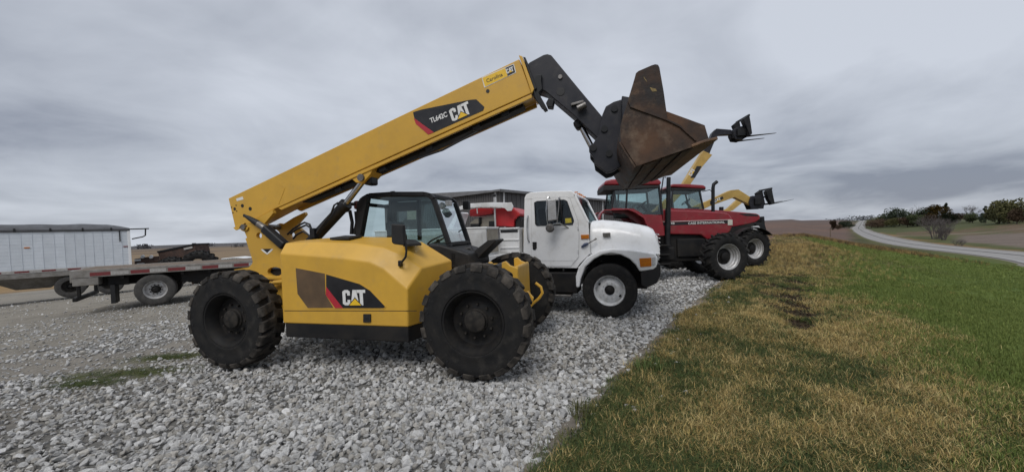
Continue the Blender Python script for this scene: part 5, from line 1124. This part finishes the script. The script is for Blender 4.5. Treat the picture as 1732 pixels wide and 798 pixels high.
def tree(px, pyb, hp, wp, kind, label, name='tree', group='trees on the rise across the road', cat_='tree', dist=None):
    rs = random.Random(int(px * 7 + hp))
    x, y = hit(px, pyb) if dist is None else at(px, pyb, dist)
    z = float(height(x, y)); d = y; h = hp * d / FPX * 1.0; w_ = wp * d / FPX
    rg = Rig(x, y, rs.uniform(0, 360), z); t = thing(name, rg, label, cat_, group)
    if kind == 'bare':
        mb = MB(); n = 1 if cat_ == 'tree' else 26
        for k in range(n):
            a = rs.uniform(0, 6.28); lean = 0 if n == 1 else rs.uniform(.05, .6)
            dv_ = Vector((math.cos(a) * lean, math.sin(a) * lean, 1)).normalized()
            branches(mb, Vector((math.cos(a) * w_ * .12 * (n > 1), math.sin(a) * w_ * .12 * (n > 1), -.1)), dv_, h * (.30 if n == 1 else .27) * rs.uniform(.8, 1.1), h * (.030 if n == 1 else .010), 6 if n == 1 else 4, .75 * (w_ / h) ** .5, rs)
        mb.build('crown', TWIG, t); 
        if n == 1: MB().tube([(0, 0, -.2), (0, 0, h * .15), (0, 0, h * .32)], [h * .035, h * .03, h * .024], 8).build('trunk', BARK, t)
    else:
        con = kind == 'dark' and hp > 24 and wp < hp * .8
        mb = MB(); branches(mb, Vector((0, 0, h * .1)), Vector((0, 0, 1)), h * .20, h * .03, 3, .7, rs); mb.tube([(0, 0, -.2), (0, 0, h * .12)], [h * .04, h * .03], 8); mb.build('trunk', BARK, t)
        mb = MB(); leaf_cloud(mb, 0, h * .54, w_ * .52, h * .47, 3000, h * .040, rs, con); mb.build('crown', LM[kind], t, smooth=0)
    return t
for a in ((1474, 386, 13, 22, 'brown', 'low brown shrubby tree nearest the road bend'), (1484, 384, 18, 24, 'olive', 'small olive tree at the left end of the grove'), (1500, 383, 22, 28, 'green', 'rounded mid green tree left in the grove'),
          (1521, 382, 29, 36, 'dark', 'broad dark evergreen in the middle of the grove'), (1544, 382, 35, 20, 'bare', 'thin bare tree rising behind the dark evergreens'), (1562, 381, 27, 26, 'dark', 'dark bushy evergreen beside the golden tree'),
          (1584, 379, 32, 34, 'gold', 'golden autumn tree above the bare grey bush'), (1600, 378, 34, 13, 'dark', 'slim dark conifer right of the golden tree'), (1618, 377, 18, 30, 'brown', 'low brown thicket right of the slim conifer'),
          (1492, 385, 14, 26, 'brown', 'brown brush under the left trees of the grove'), (1512, 384, 16, 28, 'olive', 'olive shrub in front of the broad evergreen'), (1535, 384, 18, 28, 'brown', 'brown brush below the thin bare tree'), (1552, 383, 20, 24, 'green', 'green shrub between the thin bare tree and the bushy evergreen'), (1573, 382, 20, 26, 'brown', 'brown brush left of the golden tree'), (1605, 380, 20, 24, 'dark', 'dark shrub at the foot of the slim conifer'),
          (1641, 376, 38, 42, 'bare', 'wide bare tree standing alone on the rise'), (1645, 377, 17, 20, 'green', 'small green tree below the wide bare tree'), (1667, 377, 28, 21, 'dark', 'dark conical evergreen right of the bare tree'),
          (1690, 378, 30, 28, 'olive', 'olive tree left of the tallest tree'), (1706, 378, 44, 42, 'olive', 'tallest olive green tree near the right edge'), (1720, 379, 24, 20, 'brown', 'small brown tree below the tallest tree'), (1732, 372, 13, 26, 'dark', 'dark evergreen at the right edge of the photo')):
    tree(*a)
tree(1583, 404, 50, 36, 'bare', 'large bare grey bush between the green meadow and the tilled field', 'bare_bush', 'bare bushes beyond the road', 'bush')
tree(1596, 406, 30, 18, 'bare', 'small dark bare bush at the foot of the large grey bush', 'bare_bush', 'bare bushes beyond the road', 'bush')
tree(1622, 416, 17, 30, 'bare', 'low wide bare bush close to the road edge', 'bare_bush', 'bare bushes beyond the road', 'bush')
for a in ((1408, 389, 17, 9, 'brown', 'narrow brown tree by the utility pole'), (1428, 386, 13, 16, 'dark', 'dark evergreen behind the far white shed'), (1416, 388, 9, 12, 'brown', 'low brown shrub beside the far white shed'), (1437, 386, 8, 14, 'dark', 'low dark shrub right of the far white shed')):
    tree(*a, group='trees by the far farmstead')
x, y = hit(1429, 384.5); z = float(height(x, y)); FRG = Rig(x, y, -30, z)
FS = thing('farm_shed', FRG, 'small far white-roofed shed left of the road', 'shed')
MB().bx(-3.5, 3.5, 0, 5, 0, 2.2).build('wall', M['beige'], FS); MB().add([(-4, -.4, 2.2), (4, -.4, 2.2), (4, 2.5, 3.3), (-4, 2.5, 3.3), (4, 5.4, 2.2), (-4, 5.4, 2.2)], [(0, 1, 2, 3), (3, 2, 4, 5), (0, 3, 5), (1, 4, 2)]).build('roof', M['white'], FS)
x, y = at(1404.5, 390, 120.0); z = float(height(x, y))
UP = thing('utility_pole', Rig(x, y, 0, z), 'thin grey utility pole at the far left side of the road', 'pole')
MB().tube([(0, 0, -.3), (0, 0, 3.0)], [.14, .10], 8).build('pole', M['timber'], UP); MB().bx(-.5, .5, -.05, .05, 2.6, 2.72).build('crossarm', M['timber'], UP)
# far-off woods on the skyline: one mass of small crowns
def woods(name, label, spots, mt):
    rs = random.Random(5); mb = MB()
    for (px, py, dist, hh) in spots:
        x, y = at(px, py, dist); z = float(height(x, y))
        for k in range(70):
            p = Vector((x + rs.gauss(0, hh * .55), y + rs.gauss(0, hh * .4), z + rs.uniform(.05, 1) * hh)); a = Vector((rs.gauss(0, 1), rs.gauss(0, .4), rs.gauss(0, 1))).normalized(); b = a.orthogonal().normalized(); s = hh * .15
            mb.add([p - a * s, p + b * s * .8, p + a * s, p - b * s * .8], [(0, 1, 2, 3)])
    o = mb.build(name, mt, None, smooth=0); return tag(o, label, 'woods', kind='stuff')
rs = random.Random(3)
woods('far_woods', 'thin line of far trees on the right skyline', [(1400 + k * 4.2 + rs.uniform(-3, 3), 366, 900 + rs.uniform(-60, 60), rs.uniform(4, 10) * (1.4 if 1445 < 1400 + k * 4.2 < 1475 else .8)) for k in range(30)], mat('hazy_woods', (.045, .050, .058), (.06, .06, .062), .1, .9))
woods('far_field_trees', 'scattered far trees on the left skyline', [(236, 419, 700, 7), (243, 419, 700, 9), (249, 419, 700, 7), (348, 410, 800, 6), (357, 410, 800, 7), (398, 415, 500, 4), (409, 415, 500, 4), (30, 425, 800, 6)], mat('hazy_far_trees', (.05, .05, .055), None, .1, .9))

# ------------------------------------------------------------------ gravel stones (instances on points)
def src_coll(name, meshes):
    c = bpy.data.collections.new(name)
    for i, me in enumerate(meshes): c.objects.link(bpy.data.objects.new(name + '_piece', me))
    return c
def scatter(name, label, cat_, pts, rot, scl, idx, coll, kind='stuff'):
    me = bpy.data.meshes.new(name); n = len(pts); me.vertices.add(n); me.vertices.foreach_set('co', np.asarray(pts, np.float32).ravel())
    for nm, tp, key, dat in (('rot', 'FLOAT_VECTOR', 'vector', rot), ('scl', 'FLOAT_VECTOR', 'vector', scl)): a = me.attributes.new(nm, tp, 'POINT'); a.data.foreach_set(key, np.asarray(dat, np.float32).ravel())
    a = me.attributes.new('idx', 'INT', 'POINT'); a.data.foreach_set('value', np.asarray(idx, np.int32))
    o = link(name, me); g = bpy.data.node_groups.new(name, 'GeometryNodeTree')
    g.interface.new_socket('Geometry', in_out='INPUT', socket_type='NodeSocketGeometry'); g.interface.new_socket('Geometry', in_out='OUTPUT', socket_type='NodeSocketGeometry')
    gi = g.nodes.new('NodeGroupInput'); go = g.nodes.new('NodeGroupOutput'); ip = g.nodes.new('GeometryNodeInstanceOnPoints'); ci = g.nodes.new('GeometryNodeCollectionInfo')
    ci.inputs['Collection'].default_value = coll; ci.inputs['Separate Children'].default_value = True; ci.inputs['Reset Children'].default_value = True
    def attr(nm, tp): q = g.nodes.new('GeometryNodeInputNamedAttribute'); q.data_type = tp; q.inputs['Name'].default_value = nm; return q.outputs['Attribute']
    g.links.new(gi.outputs[0], ip.inputs['Points']); g.links.new(ci.outputs[0], ip.inputs['Instance']); ip.inputs['Pick Instance'].default_value = True
    g.links.new(attr('idx', 'INT'), ip.inputs['Instance Index'])
    er = g.nodes.new('FunctionNodeEulerToRotation'); g.links.new(attr('rot', 'FLOAT_VECTOR'), er.inputs[0]); g.links.new(er.outputs[0], ip.inputs['Rotation'])
    g.links.new(attr('scl', 'FLOAT_VECTOR'), ip.inputs['Scale']); g.links.new(ip.outputs[0], go.inputs[0])
    m = o.modifiers.new('scatter', 'NODES'); m.node_group = g
    return tag(o, label, cat_, kind=kind)
def stone_mesh(k):
    bm = bmesh.new(); r = random.Random(100 + k)
    for i in range(r.choice((9, 11, 13, 15))):
        v = Vector((r.gauss(0, 1), r.gauss(0, 1), r.gauss(0, 1))).normalized() * r.uniform(.8, 1.05); bm.verts.new((v.x * .5, v.y * r.uniform(.34, .42), v.z * r.uniform(.26, .34)))
    bmesh.ops.convex_hull(bm, input=bm.verts); bmesh.ops.delete(bm, geom=[v for v in bm.verts if not v.link_faces], context='VERTS')
    bmesh.ops.dissolve_limit(bm, angle_limit=R_(12), verts=bm.verts, edges=bm.edges)
    bmesh.ops.bevel(bm, geom=list(bm.edges), offset=.025, segments=1, affect='EDGES', clamp_overlap=True)
    bmesh.ops.recalc_face_normals(bm, faces=bm.faces); me = bpy.data.meshes.new('stone'); bm.to_mesh(me); bm.free(); me.materials.append(STONE[k % len(STONE)]); return me
STONE = [mat('limestone_light', (.58, .575, .56), (.47, .465, .45), 5, .9, rnd=.22, bump=.02, bscale=12), mat('limestone_grey', (.38, .38, .378), (.48, .475, .465), 5, .9, rnd=.28, bump=.02, bscale=12),
         mat('limestone_buff', (.46, .44, .40), (.37, .35, .32), 5, .9, rnd=.22, bump=.02, bscale=12), mat('limestone_pale', (.67, .665, .65), (.55, .545, .535), 5, .9, rnd=.18, bump=.02, bscale=12)]
stones = src_coll('stone_source', [stone_mesh(k) for k in range(16)])
def polar(n, r0, r1, a0, a1, pw):
    r = (r0 ** pw + (r1 ** pw - r0 ** pw) * rng.random(n)) ** (1 / pw); a = np.radians(a0 + (a1 - a0) * rng.random(n)); return r * np.sin(a), r * np.cos(a), r
X, Y, Rr = [], [], []
for n, r0, r1, pw in ((23000, 1.6, 4.5, 2.0), (36000, 4.5, 9.0, 1.9), (36000, 9.0, 17, 1.6), (18000, 17, 30, 1.3)):
    x, y, r = polar(n, r0, r1, -62, 48, pw); X.append(x); Y.append(y); Rr.append(r)
X, Y, Rr = map(np.concatenate, (X, Y, Rr)); s, d = sd_(X, Y); ed = (fbm(s, s * 0, 1.1, 41, 4) - .5) * .30
worn = sstep(.40, .62, fbm(X, Y, 2.5, 3, 4)) * sstep(4.0, 8.5, -X + .25 * Y)           # compacted, stone-poor ground towards the left
far_left = sstep(5.0, 10.0, -X) * sstep(6, 10, Y)
keep = (d < ed + .06 + rng.normal(0, .12, len(X))) & (rng.random(len(X)) > np.maximum(worn * .75, far_left * .6)) & (rng.random(len(X)) > moss_mask(X, Y) * 1.1) & (Y > .8)
X, Y, Rr = X[keep], Y[keep], Rr[keep]; n = len(X)
far_left = far_left[keep]; worn = worn[keep]
sz = np.clip(rng.lognormal(math.log(.057), .34, n), .024, .120) * np.interp(Rr, [3, 8, 20, 30], [1, 1.08, 1.35, 1.5]) * (1 - .35 * np.maximum(far_left, worn * .8))
Z = height(X, Y) - .042 + sz * rng.uniform(-.02, .26, n)
rot = np.stack([rng.normal(0, .45, n), rng.normal(0, .45, n), rng.uniform(0, 6.28, n)], 1)
scl = np.stack([sz, sz * rng.uniform(.8, 1.1, n), sz * rng.uniform(.8, 1.2, n)], 1)
scatter('gravel', 'loose crushed limestone covering the yard', 'gravel', np.stack([X, Y, Z], 1), rot, scl, rng.integers(0, 16, n), stones)
xs = rng.uniform(-.6, .6, 26); ss = rng.uniform(.2, 8, 26); dd = np.abs(rng.normal(0, .35, 26)) + .15
X = .6 * ss + .8 * dd; Y = 2.7 + .8 * ss - .6 * dd; sz = rng.uniform(.04, .09, 26)
scatter('stray_gravel', 'stray stones lying in the grass along the gravel edge', 'gravel', np.stack([X, Y, height(X, Y) + .015], 1), np.stack([X * 0, X * 0, X * 9], 1), np.stack([sz] * 3, 1), rng.integers(0, 16, 26), stones)

# broken dark soil in the rut through the grass strip
CLOD = mat('dark_soil_clod', (.035, .024, .016), (.060, .042, .028), 6, .95, rnd=.3, spec=.15)
clods = []
for k in range(6):
    q = stone_mesh(40 + k); q.materials[0] = CLOD; clods.append(q)
X, Y = [], []
for (cx, cy, rx, ry, dp) in SOIL: n = int(420 * rx * ry * (1 + dp * 12)) + 20; X.append(cx + rng.normal(0, rx * .6, n)); Y.append(cy + rng.normal(0, ry * .6, n))
X, Y = np.concatenate(X), np.concatenate(Y); n = len(X); sz = rng.uniform(.02, .09, n)
scatter('soil_clods', 'broken dark soil clods in the rut through the grass', 'soil', np.stack([X, Y, height(X, Y) + .01], 1), np.stack([rng.normal(0, .5, n), rng.normal(0, .5, n), X * 31], 1), np.stack([sz] * 3, 1), rng.integers(0, 6, n), src_coll('clod_source', clods))

# ------------------------------------------------------------------ grass
def tuft_mesh(k, n, hmin, hmax, lean, wid, spread, mt):
    r = random.Random(900 + k); mb = MB()
    for i in range(n):
        a = r.uniform(0, 6.28); rad = spread * r.random() ** .5; b = Vector((math.cos(a) * rad, math.sin(a) * rad, -.01)); dr_ = r.uniform(0, 6.28); ln = r.uniform(hmin, hmax); le = r.uniform(*lean)
        out = Vector((math.cos(dr_), math.sin(dr_), 0)); sd2 = Vector((-out.y, out.x, 0)) * wid * .5 * r.uniform(.7, 1.2)
        p1 = b + (Vector((0, 0, 1)) * math.cos(le * .6) + out * math.sin(le * .6)) * ln * .55; p2 = p1 + (Vector((0, 0, 1)) * math.cos(le * 1.3) + out * math.sin(le * 1.3)) * ln * .45
        mb.add([b - sd2, b + sd2, p1 + sd2 * .8, p1 - sd2 * .8, p2], [(0, 1, 2, 3), (3, 2, 4)])
    return mb.mesh('tuft', mt, smooth=0)
def blade_mat(name, c1, c2, rnd=.3):
    m = mat(name, c1, c2, 9, .75, rnd=rnd, spec=.25); return m
BL_DRY = [blade_mat('straw_blade', (.46, .345, .125), (.35, .255, .085)), blade_mat('brown_blade', (.26, .180, .066), (.34, .235, .088)), blade_mat('pale_straw_blade', (.52, .41, .19), (.42, .32, .135))]
BL_GRN = [blade_mat('green_blade', (.060, .092, .027), (.092, .120, .038)), blade_mat('dark_green_blade', (.028, .050, .018), (.045, .066, .020)), blade_mat('olive_blade', (.105, .105, .034), (.075, .085, .026))]
BL_LAWN = [blade_mat('lawn_blade', (.150, .190, .044), (.175, .212, .058), .2), blade_mat('lawn_blade_deep', (.104, .146, .032), (.126, .164, .040), .2)]
dry = src_coll('dry_tuft_source', [tuft_mesh(k, 13, .05, .125, (.5, 1.4), .0042, .08, BL_DRY[k % 3]) for k in range(9)])
grn = src_coll('green_tuft_source', [tuft_mesh(20 + k, 17, .035, .085, (.3, 1.2), .0052, .07, BL_GRN[k % 3]) for k in range(9)])
lwn = src_coll('lawn_tuft_source', [tuft_mesh(40 + k, 14, .05, .09, (.1, .7), .006, .09, BL_LAWN[k % 2]) for k in range(6)])
X, Y, Rr = [], [], []
for n, r0, r1, pw in ((50000, 1.4, 4.5, 2.0), (66000, 4.5, 9, 1.8), (50000, 9, 18, 1.4), (44000, 18, 62, 1.0)):
    x, y, r = polar(n, r0, r1, -6, 66, pw); X.append(x); Y.append(y); Rr.append(r)
X, Y, Rr = map(np.concatenate, (X, Y, Rr)); s, d = sd_(X, Y); ed = (fbm(s, s * 0, 1.1, 41, 4) - .5) * .30
nn = fbm(X, Y, 1.7, 51, 4); n5 = fbm(X, Y, 5, 21, 4); nf = fbm(X, Y, .8, 9, 3)
lawn_w = sstep(2.0, 3.7, d + (n5 - .5) * 3.0 + (nf - .5) * 1.2)
ok = (d > ed + .03 + rng.normal(0, .08, len(X))) & (rng.random(len(X)) > soil_mask(X, Y) * 1.25)
# straw-coloured where the noise is low, greener close to the camera and in patches
gp = .27 + .66 * sstep(.34, .62, nn * .38 + n5 * .24 + fbm(X, Y, .5, 71, 3) * .38 + .11 * np.exp(-(Rr / 5.2) ** 4) - .05 * sstep(5.5, 7.5, Rr) * sstep(.3, 1.0, d) * (1 - sstep(2.6, 3.4, d)))
u = rng.random(len(X)); is_l = (u < lawn_w); is_g = ~is_l & (rng.random(len(X)) < gp); is_d = ~is_l & ~is_g
def put(name, label, mask, coll, cnt, gain):
    x, y, r = X[mask & ok], Y[mask & ok], Rr[mask & ok]; n = len(x); sc = gain * rng.uniform(.65, 1.3, n) * np.interp(r, [2, 6, 14, 30, 62], [.85, .95, 1.2, 1.9, 3.2])
    zz = np.interp(r, [4, 20, 62], [1.0, .8, .42])
    scatter(name, label, 'grass', np.stack([x, y, height(x, y) - .004], 1), np.stack([rng.normal(0, .12, n), rng.normal(0, .12, n), rng.uniform(0, 6.28, n)], 1), np.stack([sc, sc, sc * zz], 1), rng.integers(0, cnt, n), coll)
put('dry_grass', 'dry straw coloured grass on the strip beside the gravel', is_d, dry, 9, 1.0)
put('green_grass', 'dull green grass mixed into the dry strip', is_g, grn, 9, 1.05)
put('lawn_grass', 'bright green mown grass on the slope to the road', is_l, lwn, 6, 1.0)
# dry weeds standing along the crest ahead of the tractors
n = 2600; ss = rng.uniform(13.5, 34, n); dd = rng.normal(1.6, 1.5, n); X = .6 * ss + .8 * dd; Y = 2.7 + .8 * ss - .6 * dd
ok2 = (X / Y > .685) & (dd < 5.5); X, Y, ss = X[ok2], Y[ok2], ss[ok2]; n = len(X)
tall = src_coll('tall_weed_source', [tuft_mesh(60 + k, 22, .20, .42, (.1, .8), .007, .12, (BL_DRY + [LM['brown']])[k % 4]) for k in range(8)])
sc = rng.uniform(.6, 1.2, n) * np.interp(ss, [13, 20, 34], [.35, .55, .85])
scatter('dry_weeds', 'tall dry weeds along the crest beyond the tractors', 'weeds', np.stack([X, Y, height(X, Y)], 1), np.stack([X * 0, X * 0, X * 13], 1), np.stack([sc] * 3, 1), rng.integers(0, 8, n), tall)
n = 3000; a_ = rng.uniform(0, 1, n); lo = np.array(hit(1395, 405)); hi_ = np.array(hit(1470, 418)); X = lo[0] + (hi_[0] - lo[0]) * a_ + rng.normal(0, 2.6, n); Y = lo[1] + (hi_[1] - lo[1]) * a_ + rng.normal(0, 4.0, n)
sc = rng.uniform(.6, 1.3, n)
scatter('ditch_weeds', 'dark red-brown weeds in the ditch beyond the lawn', 'weeds', np.stack([X, Y, height(X, Y)], 1), np.stack([X * 0, X * 0, X * 13], 1), np.stack([sc] * 3, 1), rng.choice([1, 3, 5, 7], n), tall)
# two green weed clumps at the gravel edge
for (px, py, sc, lb) in ((1098, 628, 1.0, 'leafy green grass clump at the gravel edge, the larger one'), (985, 700, .75, 'small grey-green weed clump at the gravel edge nearer the camera')):
    x, y = hit(px, py); o = link('weed_clump', tuft_mesh(80 + px, 90, .10, .26, (.1, 1.0), .010, .16, BL_GRN[0 if sc == 1 else 2]), None, (x, y, float(height(x, y)))); o.scale = (sc,) * 3
    tag(o, lb, 'weeds', 'green weed clumps along the gravel edge')
n = 1500; X, Y = [], []
for (c, rx, ry) in MOSS: X.append(c[0] + rng.normal(0, rx * .55, n // 4)); Y.append(c[1] + rng.normal(0, ry * .55, n // 4))
X, Y = np.concatenate(X), np.concatenate(Y); sc = rng.uniform(.3, .6, len(X))
scatter('moss_patch', 'low mossy weeds growing through the gravel on the left', 'weeds', np.stack([X, Y, height(X, Y) - .02], 1), np.stack([X * 0, X * 0, X * 17], 1), np.stack([sc, sc, sc * .6], 1), rng.integers(0, 9, len(X)), grn)
